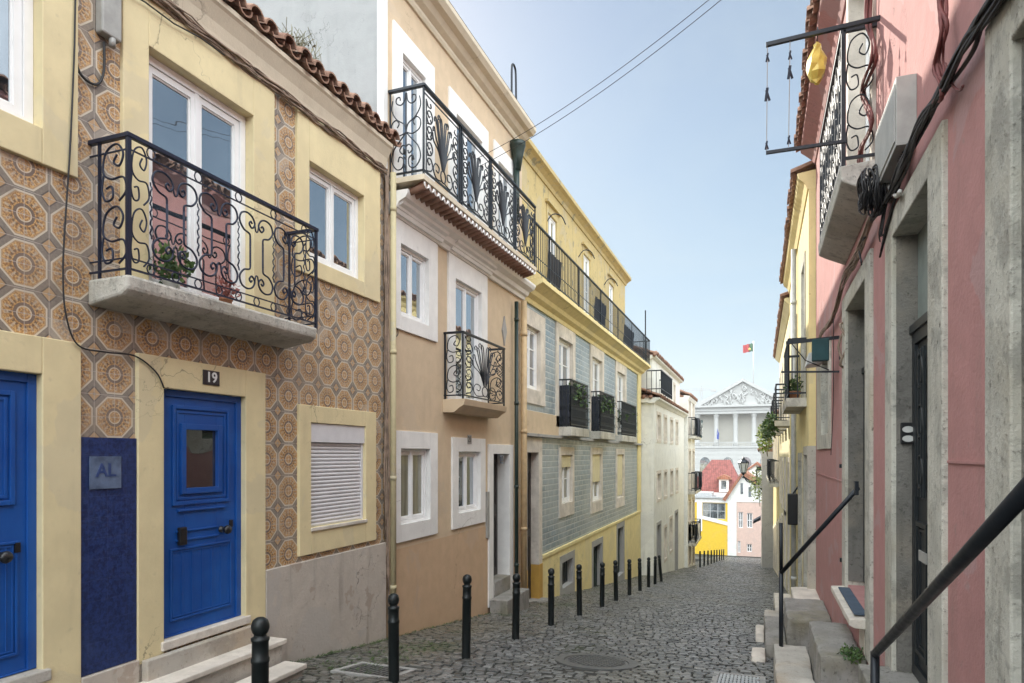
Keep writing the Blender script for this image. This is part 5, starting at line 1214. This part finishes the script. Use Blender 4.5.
# door bell plates (oval) by near door
t = thing('bell_plate', 'black bell plate with two pale oval buttons in the reveal of the near door', 'door bell', (RX + .05, d1[1] - .03, 0))
mb = MB(); yv = d1[1] - .014; mb.box(RX + .02, RX + .1, yv - .02, yv, zx(908, 443, RX), zx(908, 420, RX)); part('plate', mb, MT['blackplastic'], t, .004)
mb = MB()
for v in (427.5, 437.5):
    z = zx(908, v, RX); mb.add([(RX + .06 + .032 * cos(a), yv - .026, z + .02 * sin(a)) for a in [q * pi / 8 for q in range(16)]] + [(RX + .06 + .032 * cos(a), yv - .02, z + .02 * sin(a)) for a in [q * pi / 8 for q in range(16)]], [tuple(range(16))] + [(q, (q+1) % 16, (q+1) % 16 + 16, q + 16) for q in range(16)])
part('buttons', mb, MT['lightbox'], t)
# handrails
t = thing('handrail', 'near black iron handrail sloping up past the frame edge', 'handrail', (.54, 3.74, ground_z(3.74)))
pA = (.54, yx(875, .54), zx(875, 654, .54)); pB = (.54, yx(1024, .54), zx(1024, 493, .54)); d_ = Vector(pB) - Vector(pA)
mb = MB(); mb.tube([pA, tuple(Vector(pA) + d_ * 1.5)], .021, 12); part('rail', mb, MT['iron'], t)
mb = MB(); mb.tube([(pA[0], pA[1], ground_z(pA[1]) - .1), (pA[0], pA[1], pA[2] + .01)], .021, 12); mb2 = mb; mb = MB(); e_ = Vector(pA) + d_ * 1.45; mb.tube([(e_.x, e_.y, e_.z), (e_.x, e_.y, -1.6)], .021, 12); part('post', mb2, MT['iron'], t); part('post', mb, MT['iron'], t)
xp_, yp_ = .2, 7.2; zpt = zy(783, 571, 7.2)
t = thing('handrail', 'thin black iron handrail rising from the low stone step to the farther pink doorway', 'handrail', (xp_, yp_, -1.92))
mb = MB(); mb.tube([(xp_, yp_, -2.0), (xp_, yp_, zpt)], .022, 10); mb.tube([(xp_, yp_, zpt), (xp_, yp_ + .05, zpt + .48)], .018, 8); part('post', mb, MT['iron'], t)
wpt = (RX, yx(858, RX), zx(858, 488, RX)); mb = MB(); mb.tube([(xp_, yp_, zpt - .02), wpt], .021, 10); part('rail', mb, MT['iron'], t)
part('wall_plate', MB().box(RX - .03, RX + .0, wpt[1] - .05, wpt[1] + .05, wpt[2] - .06, wpt[2] + .06), MT['iron'], t)
# stone steps right
def blk(lab, *b, mat='block', bev=.02, name='stone_step'):
    mb = MB(); x0, x1, y0, y1, z0, z1 = b; st = .035
    def gr(o, u, v):
        nu, nv = max(2, int(u.length / st)), max(2, int(v.length / st)); P = []
        for i in range(nu + 1):
            for j in range(nv + 1):
                p = o + u * (i / nu) + v * (j / nv); cx, cy, cz = (x0+x1)/2, (y0+y1)/2, (z0+z1)/2
                d = noise.noise_vector(p * 5.5) * .012 + noise.noise_vector(p * 19) * .006
                ed = sum(1 for q, lo, hi in ((p.x, x0, x1), (p.y, y0, y1), (p.z, z0, z1)) if min(abs(q - lo), abs(q - hi)) < 1e-5)
                if ed >= 2: p = p + (Vector((cx, cy, cz)) - p).normalized() * (.012 + .02 * abs(noise.noise(p * 8)))
                P.append(p + d)
        mb.add(P, [(i*(nv+1)+j, i*(nv+1)+j+1, (i+1)*(nv+1)+j+1, (i+1)*(nv+1)+j) for i in range(nu) for j in range(nv)], True)
    dx, dy, dz = Vector((x1-x0, 0, 0)), Vector((0, y1-y0, 0)), Vector((0, 0, z1-z0)); o0 = Vector((x0, y0, z0))
    gr(o0, dy, dx); gr(o0 + dz, dx, dy); gr(o0, dx, dz); gr(o0 + dy, dz, dx); gr(o0, dz, dy); gr(o0 + dx, dy, dz); bev = 0
    return single(name, mb, MT[mat], lab, 'step', ((b[0] + b[1]) / 2, b[2], b[4]), None, bev)
blk('tall mossy stone block below the doormat threshold', .45, .79, 5.85, 7.1, -2.4, -1.62)
blk('low flat stone slab carrying the thin handrail post', .13, .44, 5.7, 7.3, -2.5, -1.93, mat='stepstone')
blk('pale rough stone block beyond the thin handrail post', .30, .79, 8.5, 9.7, -2.9, -1.93)
blk('lower stone step beside the pale rough block', .06, .29, 8.3, 9.8, -2.9, -2.22)
blk('narrow stone step further down the right side', .06, .30, 10.0, 10.9, -3.1, -2.38, mat='stepstone')
blk('white doorstep with two risers at the pink and yellow house joint', .45, .82, 10.2, 11.2, -3.0, -2.05, mat='stonewhite')
blk('small white kerb stone nearest the handrail post', -.09, .06, 7.9, 8.35, -2.6, -2.27, mat='stonewhite', name='kerb_stone')
blk('small white kerb stone farther down the right gutter', -.06, .05, 9.6, 10.4, -2.8, -2.50, mat='stonewhite', name='kerb_stone')
blk('grey stone slab beside the drain at the lower right', .0, .12, 5.2, 5.9, -2.3, -2.03, mat='block', name='kerb_stone')
blk('low doorstep in front of the yellow house farther down', .28, .62, 14.0, 15.5, -3.6, -3.0, mat='stonewhite')
# moss tuft
single('moss_patch', leaves(MB(), (.70, 5.95, -1.60), .11, 260, .035, 3, (.9, 1.8, .35)), MT['leaf'], 'small green weeds growing against the tall mossy block', 'weeds', (.7, 5.95, -1.62))
# ------------------------------------------------------------------ RIGHT 2: yellow house etc.
R2 = .70
ops = [('bd', (11.9, 12.7, .95, 3.2)), ('w', (14.6, 15.4, 1.2, 2.7)), ('d', (11.2, 12.0, -2.7, -.0)), ('d', (12.8, 13.7, -2.9, -.1)), ('w', (15.5, 16.4, -2.0, -.4))]
r2 = thing('narrow_yellow_house', 'narrow yellow house next to the pink one with a planted balcony', 'house', (R2, 14, ground_z(14)))
y20, y21 = yP1 + .02, 18.0
mb = MB(); facade(mb, R2, -1, y20, y21, -5, 4.3, [grow(o) for _, o in ops], 6); part('wall', mb, MT['paleyellow'], r2)
for kd, o in ops:
    surround(mb := MB(), R2, -1, (o[0] - .13, o[1] + .13, o[2] - (.12 if kd == 'w' else 0), o[3] + .14), o, .02, .2); part('door_surround' if kd != 'w' else 'window_surround', mb, MT['jamb'], r2)
    if kd == 'd': mb = MB().box(R2 + .12, R2 + .16, *o[:2], *o[2:]); panelled(mb, R2 + .12, -1, o[0] + .08, o[1] - .08, o[2] + 1.2, o[3] - .3, .1); panelled(mb, R2 + .12, -1, o[0] + .08, o[1] - .08, o[2] + .1, o[2] + 1.1, .1); part('door', mb, MT['wooddoor'], r2)
    else: window(r2, R2, -1, o, .1, 2, fm='greenpaint' if kd == 'w' else 'pvc', gm='glassgrey', w=.05, bars=(.6,), name='window' if kd == 'w' else 'balcony_door')
small_balcony(r2, R2, -1, 11.6, 13.6, .92, .95, .26, step=.1)
potted(R2 - .15, 12.3, .93, .1, .16, 'green pot plant on the balcony of the narrow yellow house, nearer one', 71, 'leaf', 160, 'plants on the yellow balcony')
potted(R2 - .15, 13.0, .93, .1, .16, 'green pot plant on the balcony of the narrow yellow house, farther one', 72, 'leaf', 160, 'plants on the yellow balcony')
mb = MB(); mb.extrude_y([(R2 + .2, 4.08), (R2 - .02, 4.08), (R2 - .06, 4.18), (R2 - .14, 4.26), (R2 - .16, 4.34), (R2 + .2, 4.38)], y20 - .004, y21 + .004); part('cornice', mb, MT['yellow'], r2); part('gable', MB().extrude_y([(R2 + .02, 4.3), (3.8, 5.5), (6.6, 4.3)], y20 + .002, y20 + .2), MT['paleyellow'], r2)
mb = MB(); eave_tiles(mb, R2 - .24, -1, 4.3, y20, y21, .2, .085, .36, 5); mb.quad((R2 - .18, y20, 4.38), (R2 - .18, y21, 4.38), (3.8, y21, 5.6), (3.8, y20, 5.6)); mb.quad((6.7, y20, 4.38), (6.7, y21, 4.38), (3.8, y21, 5.6), (3.8, y20, 5.6)); part('roof', mb, MT['roof'], r2)
mb = MB(); mb.tube([(R2 - .07, 14.3, 4.1), (R2 - .07, 14.3, -3.2)], .05, 10)
for z in (3, 1, -1, -2.5): mb.tube([(R2 - .07, 14.3, z), (R2 - .07, 14.3, z + .08)], .058, 10)
part('drainpipe', mb, MT['greypipe'], r2)
t = thing('wall_lamp_box', 'black lamp box fixed to the grey drainpipe of the narrow yellow house', 'lamp', (R2 - .1, 13.9, -1.2))
part('casing', MB().box(R2 - .2, R2 - .02, 13.8, 13.98, -1.35, -.75), MT['blackplastic'], t, .02); part('bracket', MB().bar((R2 - .1, 13.9, -.75), (R2, 13.9, -.6), .03), MT['iron'], t)
# clothes rack and teal cloth near the boundary
ya = yx(838, RX); t = thing('drying_rack', 'iron drying rack with hanging lines between pink and yellow houses', 'clothes line', (RX, 7.9, .5))
mb = MB(); zq_ = zx(836, 336, RX); xo = xy(786, 7.9)
mb.bar((RX, 7.9, zy(845, 337, 7.9)), (xo, 7.9, zy(786, 343, 7.9)), .035); part('upper_bar', mb, MT['iron'], t); mb = MB(); mb.bar((RX, 7.9, zy(830, 372, 7.9)), (xo - .05, 7.9, zy(782, 372, 7.9)), .02); mb.tube([(xo + .05, 7.9, zy(786, 343, 7.9)), (xo + .2, 7.95, zy(800, 360, 7.9)), (RX - .1, 7.9, zy(830, 370, 7.9))], .006, 4)
part('lower_bar', mb, MT['iron'], t)
mb = MB().box(xy(812, 7.9), xy(829, 7.9), 7.86, 7.94, zy(820, 361, 7.9), zy(820, 339, 7.9)); mb.v = [(x + (.02 if z < .9 else 0), y + .02 * sin(x * 40), z) for x, y, z in mb.v]
single('teal_cloth', mb, MT['cloth_green'], 'dark teal cloth draped over the drying rack', 'cloth', (xy(820, 7.9), 7.9, 1.1), None, .01)
mb = MB(); mb.extrude_y([(xy(806, 8.1), zy(806, 366, 8.1)), (xy(822, 8.1), zy(822, 364, 8.1)), (xy(822, 8.1), zy(822, 352, 8.1)), (xy(808, 8.1), zy(808, 354, 8.1))], 8.0, 8.35)
single('lamp_housing', mb, MT['lightbox'], 'pale grey boxy floodlight beneath the teal cloth', 'lamp', (xy(815, 8.1), 8.1, 1.0), None, .01)
single('cable_hank', MB().tube([(RX - .03 - .03 * cos(a * 3), 7.3 + .10 * cos(a), zx(846, 345, RX) + .22 * sin(a)) for a in [q * 2 * pi / 16 for q in range(49)]], .012, 5), MT['oldcable'], 'brown hank of rope hanging at the left edge of the far pink doorway', 'rope', (RX, 7.3, .9))
# right 3..5
r3, _ = far_house('cream_right_house', 'cream house with plants, third along the right side', .74, -1, 18.02, 29, 3.9, 'cream2', 4, [.9, -1.7], (0,), eav=.2)
r4, _ = far_house('ochre_right_house', 'yellow ochre house with a lantern, fourth along the right side', .74, -1, 29.02, 43, 1.6, 'paleyellow', 5, [-1.2, ], (0,), eav=.2)
r5, _ = far_house('grey_right_house', 'grey stone house at the lower right end of the street', .12, -1, 43.02, 58, .2, 'concrete', 5, [-1.9, -4.8], (0,), eav=.2)
# vines
def vine(x, y, z, r, lab, seed, mat, n=700, sq=(.6, 1.4, 1.2)):
    t = thing('climbing_plant', lab, 'plant', (x, y, z - r)); m2 = MB(); leaves(m2, (x, y, z), r, n, .11, seed, sq, .3); part('foliage', m2, MT[mat], t)
    part('stems', MB().tube([(x + .1, y, z - r * 1.5), (x, y + .1, z), (x - .05, y - .2, z + r * .6)], .02, 5), MT['drygrass'], t)
vine(.20, 30, zy(768, 437, 30), .55, 'bright yellow-green bush spilling over the right side wall', 81, 'leaflight'); vine(.25, 27.5, zy(769, 430, 27.5), .35, 'smaller green plant above the bright bush on the right', 82, 'leaf', 400)
vine(-.1, 44.5, zy(757, 484, 44.5), .95, 'yellowish creeper hanging beside the street lamp', 83, 'leaflight', 900); vine(.28, 19, zy(787, 424, 19), .25, 'hanging green basket plant on the cream right house', 84, 'leaf', 300)
# street lamp on bracket
YL = 44.0; ul = 743.5; xl_ = xy(ul, YL); zl0, zl1 = zy(ul, 474, YL), zy(ul, 457, YL); H = zl1 - zl0
t = thing('street_lamp', 'black wall-bracket street lantern against the palace base', 'street lamp', (xl_, YL, zl0))
part('glass', MB().lathe([(.16, .1 * H), (.30, .62 * H), (.30, .64 * H)], (xl_, YL, zl0), 6, False), MT['glasspale'], t)
mb = MB(); mb.lathe([(.33, .64 * H), (.35, .68 * H), (.2, .82 * H), (.08, .86 * H), (.1, .92 * H), (.01, H * 1.03)], (xl_, YL, zl0), 6, False); mb.lathe([(.02, -.08 * H), (.17, .08 * H), (.17, .1 * H)], (xl_, YL, zl0), 6, False)
for q in range(6): a = q * pi / 3; mb.bar((xl_ + .16 * cos(a), YL + .16 * sin(a), zl0 + .1 * H), (xl_ + .31 * cos(a), YL + .31 * sin(a), zl0 + .64 * H), .035)
part('lantern_frame', mb, MT['iron'], t)
mb = MB(); mb.tube(cr([(.35, YL, zl0 - .5), (.0, YL, zl0 - .35), (xl_ + .3, YL, zl0 - .5), (xl_, YL, zl0 - .08 * H)], 6), .035, 6); mb.tube(cr([(.3, YL, zl0 - .9), (-.1, YL, zl0 - .8), (xl_ + .4, YL, zl0 - .5)], 6), .025, 5); part('bracket', mb, MT['iron'], t)
# black awning box far right
single('window_canopy', MB().extrude_y([(.05, -4.0), (-.42, -4.3), (-.42, -4.45), (.05, -4.2)], 45.5, 46.8), MT['iron'], 'small black canopy over a door near the bottom right of the street', 'canopy', (0, 46, -4.3))
# ------------------------------------------------------------------ STREET
def gmat():
    m = M('street_joint_dirt'); n = m.noise(8, 5); g = m.noise(.8, 4)
    c = m.mix(n.ss(.3, .7), (.02, .02, .017), (.05, .048, .04)); c = m.mix(g.ss(.5, .65) * .6, c, (.04, .055, .02)); m.set('Base Color', c); m.set('Roughness', .95); m.bump(n, .5, .02); return m.m
def settmat():
    m = M('granite_setts'); at = m.t.nodes.new('ShaderNodeAttribute'); at.attribute_name = 'tone'; tn = N(m.t, at.outputs['Fac'])
    n = m.noise(30, 5); g = m.noise(.55, 4); s = m.noise(120, 3)
    c = m.mix(tn, (.055, .056, .056), (.215, .213, .205)); c = m.mix(n.ss(.4, .7) * .5, c, (.05, .055, .055)); wl = (m.x * -1 - 2.6).ss(0, .9); c = m.mix((g.ss(.45, .7) * .35 + wl * .35).mn(1.0), c, (.13, .115, .075)); c = m.mix(m.noise(1.3, 6).ss(.56, .62) * wl * .6, c, (.04, .06, .02))
    c = m.mix(s.ss(.6, .7) * .4, c, (.36, .35, .33))
    m.set('Base Color', c); m.set('Roughness', .14 + n * .36); m.bump(n + s * .4, .6, .006); return m.m
GX = [-560, -300, -60, -12, -5, -4.2, 0, 2, 8, 40, 300, 560]; GY = [-560, -100, -12] + list(range(-10, 73, 6)) + [73, 80, 120, 200, 400, 560]
mb = MB(); mb.add([(x, y, ground_z(y) - .016) for y in GY for x in GX], [(j*len(GX)+i, j*len(GX)+i+1, (j+1)*len(GX)+i+1, (j+1)*len(GX)+i) for j in range(len(GY)-1) for i in range(len(GX)-1)])
structure('ground', mb, gmat(), 'dark earth and mossy joints under and around the cobbles', 'ground')
rs = random.Random(11); holes_ = [('c', -1.62, 6.85, .42), ('r', -3.62, -2.98, 4.95, 5.5), ('r', -.42, .02, 6.35, 7.0)]
V = []; Fc = []; tones = []
Y = 1.2; row = 0
while Y < 73:
    rh = rs.uniform(.074, .090) * (1.0 if Y < 22 else 1.6); row += 1
    x = -4.2 + rs.uniform(0, .1)
    while x < .86:
        w = rs.uniform(.085, .14) * (1.0 if Y < 22 else 1.4); xc = x + w / 2
        yo = .07 * sin(xc * 1.7 + Y * .05) + .035 * sin(xc * 5 + Y * .9) + .22 * xc * .35; yc = Y + yo + rs.uniform(-.012, .012)
        ok = True
        for h_ in holes_:
            if h_[0] == 'c' and (xc - h_[1]) ** 2 + (yc - h_[2]) ** 2 < h_[3] ** 2: ok = False
            if h_[0] == 'r' and h_[1] < xc < h_[2] and h_[3] < yc < h_[4]: ok = False
        if ok:
            hw, hl = w / 2 - rs.uniform(.004, .010), rh / 2 - rs.uniform(.006, .011); zt_ = ground_z(yc) + rs.gauss(0, .0035) + .010 * sin(xc * 2.3 + yc * .4); sx, sy = rs.gauss(0, .02), rs.gauss(0, .02); bk = rs.uniform(.005, .010); b = len(V); an = rs.gauss(0, .05) + .07
            ca, sa = cos(an), sin(an)
            ring = []
            for (px_, py_) in ((-1, -1), (0, -1.02), (1, -1), (1.02, 0), (1, 1), (0, 1.02), (-1, 1), (-1.02, 0)):
                jx, jy = px_ * hw * rs.uniform(.9, 1.04), py_ * hl * rs.uniform(.9, 1.04)
                if abs(px_) == 1 and abs(py_) == 1: jx *= .97; jy *= .97
                ring.append((jx, jy))
            for lv in (0, 1, 2):
                for jx, jy in ring:
                    k = (1, 1.0, .86)[lv]; X_2 = jx * k; Y_2 = jy * k
                    zz = zt_ + (-.06, -bk, -.0015)[lv] + X_2 * sx + Y_2 * (sy - .1287)
                    V.append((xc + X_2 * ca - Y_2 * sa, yc + X_2 * sa + Y_2 * ca, zz))
            for q in range(8):
                q2 = (q + 1) % 8; Fc.append((b+q, b+q2, b+8+q2, b+8+q)); Fc.append((b+8+q, b+8+q2, b+16+q2, b+16+q))
            Fc.append(tuple(b + 16 + q for q in range(8))); tones.append(min(1, max(0, rs.gauss(.40, .34))))
        x += w
    Y += rh
mb = MB(); mb.v = V; mb.f = Fc; mb.sm = [(i % 17) != 16 for i in range(len(Fc))]; mb.sm = [False] * len(Fc)
rd = structure('cobbled_road', mb, settmat(), 'worn grey cobblestones paving the whole descending street', 'road')
at = rd.data.attributes.new('tone', 'FLOAT', 'FACE'); at.data.foreach_set('value', [t_ for t_ in tones for _ in range(17)])
def gz(x, y): return ground_z(y)
# manhole cover
mx_, my_ = -1.62, 6.85; t = thing('manhole_cover', 'round ribbed iron manhole cover set in the cobbles', 'manhole', (mx_, my_, ground_z(my_)))
def tilt(mb, y0, z0): mb.v = [(x, y, z - .1287 * (y - y0)) for x, y, z in mb.v]; return mb
mb = MB(); mb.lathe([(.44, -.05), (.44, .004), (.34, .004), (.34, -.05)], (mx_, my_, ground_z(my_)), 40, False); part('frame', tilt(mb, my_, 0), MT['castiron'], t)
mb = MB(); mb.lathe([(.332, -.05), (.332, .0), (.30, .002), (.30, -.005)], (mx_, my_, ground_z(my_)), 40, False)
for k in range(-5, 6):
    for s in (-1, 1):
        o_ = k * .055; L = sqrt(max(0, .29 ** 2 - o_ ** 2)); a = (mx_ + o_ * .7 - s * .0, my_ + o_ * .7)
        if L > .05: mb.bar((mx_ + o_ * .707 - L * .707, my_ + o_ * .707 + L * .707, ground_z(my_) + .0), (mx_ + o_ * .707 + L * .707, my_ + o_ * .707 - L * .707, ground_z(my_) + .0), .026, .012)
        break
part('lid', tilt(mb, my_, 0), MT['castiron'], t)
def grate(x0, x1, y0, y1, lab, along='x', mat='castiron'):
    zc = ground_z((y0 + y1) / 2); ym = (y0 + y1) / 2; t = thing('drain_grate', lab, 'drain', ((x0 + x1) / 2, ym, zc)); mb = MB()
    f_ = .05; mb.box(x0 - f_, x1 + f_, y0 - f_, y0, zc - .06, zc + .006); mb.box(x0 - f_, x1 + f_, y1, y1 + f_, zc - .06, zc + .006); mb.box(x0 - f_, x0, y0, y1, zc - .06, zc + .006); mb.box(x1, x1 + f_, y0, y1, zc - .06, zc + .006)
    part('frame', tilt(mb, ym, zc), MT['concrete'], t); mb = MB(); n = 11
    for k in range(n): x = x0 + (x1 - x0) * (k + .5) / n; mb.box(x - .010, x + .010, y0, y1, zc - .04, zc)
    for k in range(5): y = y0 + (y1 - y0) * (k + .5) / 5; mb.box(x0, x1, y - .010, y + .010, zc - .038, zc - .003)
    part('bars', tilt(mb, ym, zc), MT[mat], t)
    part('pit', tilt(MB().box(x0, x1, y0, y1, zc - .05, zc - .045), ym, zc), MT['blackplastic'], t)
grate(-3.56, -3.04, 5.02, 5.42, 'rusty drain grate by the tiled house wall'); grate(-.38, .0, 6.42, 6.95, 'drain grate with pale bars at the foot of the right-hand steps', mat='greypipe')
# bollards
bt = None
def bollard():
    t = thing('bollard', 'x', 'bollard', (0, 0, 0)); mb = MB()
    mb.lathe([(.049, -.4), (.049, .0), (.046, .02), (.046, .62), (.050, .625), (.050, .645), (.045, .65), (.045, .74), (.050, .745), (.050, .76), (.036, .765), (.032, .785)], (0, 0, 0), 18); part('post', mb, MT['bollard'], t)
    mb = MB(); mb.lathe([(.03, .775), (.042, .79), (.049, .812), (.049, .832), (.041, .858), (.02, .873), (.002, .876)], (0, 0, 0), 18); part('knob', mb, MT['bollard'], t); return t
bp = bollard(); G_ = 'black iron bollards along the left pavement'
pos = [(260, 616, -2.62), (394, 593, -2.92), (466, 574, -2.85), (515.5, 573, -2.85), (551, 568, -2.85), (579.5, 564, -2.85), (602, 562, -2.85), (616, 560, -2.86), (629.5, 559, -2.88), (640, 558, -2.9), (648.5, 557, -2.92), (655, 556, -2.95), (661.5, 555, -2.95)]
ords = ['nearest bollard, beside the steps of the blue door 19', 'second bollard from the camera, in front of the stone plinth', 'third bollard, in front of the beige wall', 'fourth bollard, in front of the recessed white doorway', 'fifth bollard, before the yellow base of the tiled upper house', 'sixth bollard, at the barred basement window', 'seventh bollard, beside the green basement door', 'eighth bollard down the pavement line', 'ninth bollard down the pavement line', 'tenth bollard down the pavement line', 'eleventh bollard, in front of the offwhite side wall', 'twelfth bollard, next to the last upright pair', 'thirteenth bollard, leaning against its neighbour']
for k, (u, v, x) in enumerate(pos):
    o = bp if k == 0 else copy_tree(bp); y = yx(u, x); zt_ = zx(u, v, x); g = ground_z(y); o.location = (x, y, max(g - .25, min(g + .12, zt_ - .88))); o['label'] = ords[k]; o['group'] = G_; o['category'] = 'bollard'
    o.rotation_euler = (random.uniform(-.015, .015), random.uniform(-.02, .02), random.uniform(0, 6))
    if k == 12: o.rotation_euler = (0.0, radians(-5), 0)
for k in range(9):
    o = copy_tree(bp); y = 36.5 + k * 2.6 + (k > 5) * .4; x = -3.0 + .02 * k; o.location = (x, y, ground_z(y)); o['group'] = 'far bollards beyond the gap'; o['label'] = '%s bollard of the far row beyond the gap' % ['first', 'second', 'third', 'fourth', 'fifth', 'sixth', 'seventh', 'eighth', 'ninth'][k]
    o.scale = (1, 1, 1.0)
# weeds along wall base
mb = MB(); rg = random.Random(12)
for (xa, ya, xb, yb, n) in ((LX + .06, 4.9, LX + .08, YB, 160), (LX + .3, 5.0, LX + .9, 6.9, 260), (LX + .05, YB, LX + .07, 10, 120), (.4, 7.2, .78, 8.4, 60)):
    for _ in range(n):
        u = rg.random(); x = xa + (xb - xa) * u + rg.uniform(-.03, .03) if xb - xa < .1 else rg.uniform(xa, xb); y = ya + (yb - ya) * u; z = ground_z(y) - .01
        for q in range(3): d_ = Vector((rg.uniform(-.03, .03), rg.uniform(-.03, .03), rg.uniform(.01, .03))); mb.add([(x, y, z), (x + d_.x + .006, y + d_.y, z + d_.z), (x + d_.x, y + d_.y + .008, z + d_.z + .004)], [(0, 1, 2)])
o = link_mesh('moss_and_grass', mb, MT['leaf'], None, (0, 0, 0)); tag(o, 'tiny moss and grass in the joints along the wall foot', 'grass', None, 'stuff')
# overhead cables
pA1 = Vector((LX + .05, yx(470, LX), zx(470, 163, LX))); 
for k, (v0, lab) in enumerate(((-4, 'upper of the two overhead wires crossing the sky'), (3, 'lower of the two overhead wires crossing the sky'))):
    A = Vector((LX + .05, yx(472, LX), zx(472, 160 + 9 * k, LX))); Yb = 7.5; B0 = Vector((xy(693 + 4 * k, Yb), Yb, zy(693 + 4 * k, v0, Yb))); d_ = (B0 - A); B = A + d_ * ((.75 - A.x) / d_.x)
    pts = [A + (B - A) * (i / 24) - Vector((0, 0, .22 * 4 * (i / 24) * (1 - i / 24))) for i in range(25)]
    single('overhead_wire', MB().tube(pts, .0042, 5), MT['rubber'], lab, 'wire', tuple(A), 'overhead wires')
t = thing('wire_mast', 'iron roof mast of the pink house holding the overhead wires', 'mast', (.78, B.y, 4.7)); part('pole', MB().tube([(.78, B.y, 4.6), (.78, B.y, B.z + .15)], .03, 8), MT['iron'], t); part('stay', MB().bar((.78, B.y, 5.6), (.9, B.y - .6, 4.75), .015), MT['iron'], t)
# ------------------------------------------------------------------ camera, sun, sky
cd = bpy.data.cameras.new('camera'); cam = bpy.data.objects.new('camera', cd); COL.objects.link(cam)
cd.sensor_width = 36; cd.lens = FPX / 1024 * 36; cd.shift_y = (HOR - 341.5) / 1024; cd.clip_start = .05; cd.clip_end = 5000
cam.location = (0, 0, 0); cam.rotation_euler = (pi / 2, 0, TH); scene.camera = cam
sd = Vector((-.80, .95, .70)).normalized(); el = math.asin(sd.z); az = math.atan2(sd.x, sd.y)
ld = bpy.data.lights.new('sun', 'SUN'); ld.energy = 4.0; ld.angle = radians(.5); ld.color = (1, .93, .82)
lo = bpy.data.objects.new('sun', ld); COL.objects.link(lo); lo.rotation_euler = (-sd).to_track_quat('-Z', 'Y').to_euler()
w = bpy.data.worlds.new('World'); scene.world = w; w.use_nodes = True; nt = w.node_tree; bg = nt.nodes['Background']
sky = nt.nodes.new('ShaderNodeTexSky'); sky.sky_type = 'NISHITA'; sky.sun_disc = False; sky.sun_elevation = el; sky.sun_rotation = az; sky.air_density = 1.0; sky.dust_density = .5; sky.ozone_density = .6
tc = nt.nodes.new('ShaderNodeTexCoord'); sp = nt.nodes.new('ShaderNodeSeparateXYZ'); nt.links.new(tc.outputs['Generated'], sp.inputs[0])
wx, wy, wz = (N(nt, sp.outputs[i]) for i in range(3))
cv = nt.nodes.new('ShaderNodeCombineXYZ'); den = wz.mx(.05) + .12
nt.links.new((wx / den).s, cv.inputs[0]); nt.links.new((wy / den).s, cv.inputs[1])
nz = nt.nodes.new('ShaderNodeTexNoise'); nz.inputs['Scale'].default_value = .9; nz.inputs['Detail'].default_value = 8; nz.inputs['Roughness'].default_value = .6; nz.inputs['Distortion'].default_value = .8; nt.links.new(cv.outputs[0], nz.inputs['Vector'])
nzf = N(nt, nz.outputs['Fac']).ss(.42, .78)
# bright fill deck added unseen behind and overhead to lift walls, thin wisps ahead
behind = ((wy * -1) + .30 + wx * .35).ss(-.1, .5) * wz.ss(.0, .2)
def wmix(f, a, b):
    q = nt.nodes.new('ShaderNodeMix'); q.data_type = 'RGBA'; nt.links.new(f.s, q.inputs[0])
    nt.links.new(a, q.inputs[6])
    if isinstance(b, tuple): q.inputs[7].default_value = b
    else: nt.links.new(b, q.inputs[7])
    return q.outputs[2]
c1 = wmix((1 - wz.ss(-.02, .65)) * .66 + .16, sky.outputs[0], (3.1, 4.55, 5.5, 1))
c1 = wmix((1 - wz.ss(-.02, .22)) * .75, c1, (4.0, 4.9, 5.2, 1))
c2 = wmix(nzf * .35, c1, (4.8, 5.7, 6.0, 1))
c3 = wmix((behind * FILL_B * (N(nt, nz.outputs['Fac']).ss(.2, .6) * .5 + .5)).mn(1.0), c2, FILL_C)
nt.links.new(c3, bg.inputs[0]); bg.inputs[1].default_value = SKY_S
scene.render.engine = 'CYCLES'; scene.view_settings.view_transform = 'Standard'; scene.view_settings.look = 'None'; scene.view_settings.gamma = 1; scene.view_settings.exposure = EXPO
scene.cycles.max_bounces = 8; scene.cycles.diffuse_bounces = 5
scene.render.resolution_x = 1024; scene.render.resolution_y = 683

# ------------------------------------------------------------------ air
hm = bpy.data.materials.new('haze'); hm.use_nodes = True; ht = hm.node_tree
for n_ in list(ht.nodes):
    if n_.type == 'BSDF_PRINCIPLED': ht.nodes.remove(n_)
pv = ht.nodes.new('ShaderNodeVolumePrincipled'); pv.inputs['Color'].default_value = (.92, .95, 1, 1); pv.inputs['Density'].default_value = .0007; pv.inputs['Anisotropy'].default_value = .3
ht.links.new(pv.outputs[0], ht.nodes['Material Output'].inputs['Volume'])
hz = link_mesh('haze', MB().box(-580, 580, -580, 580, ground_z(100) - 1.1, 62), hm, None, (0, 0, 0)); tag(hz, 'faint pale haze in the air down the street', 'haze', None, 'stuff')
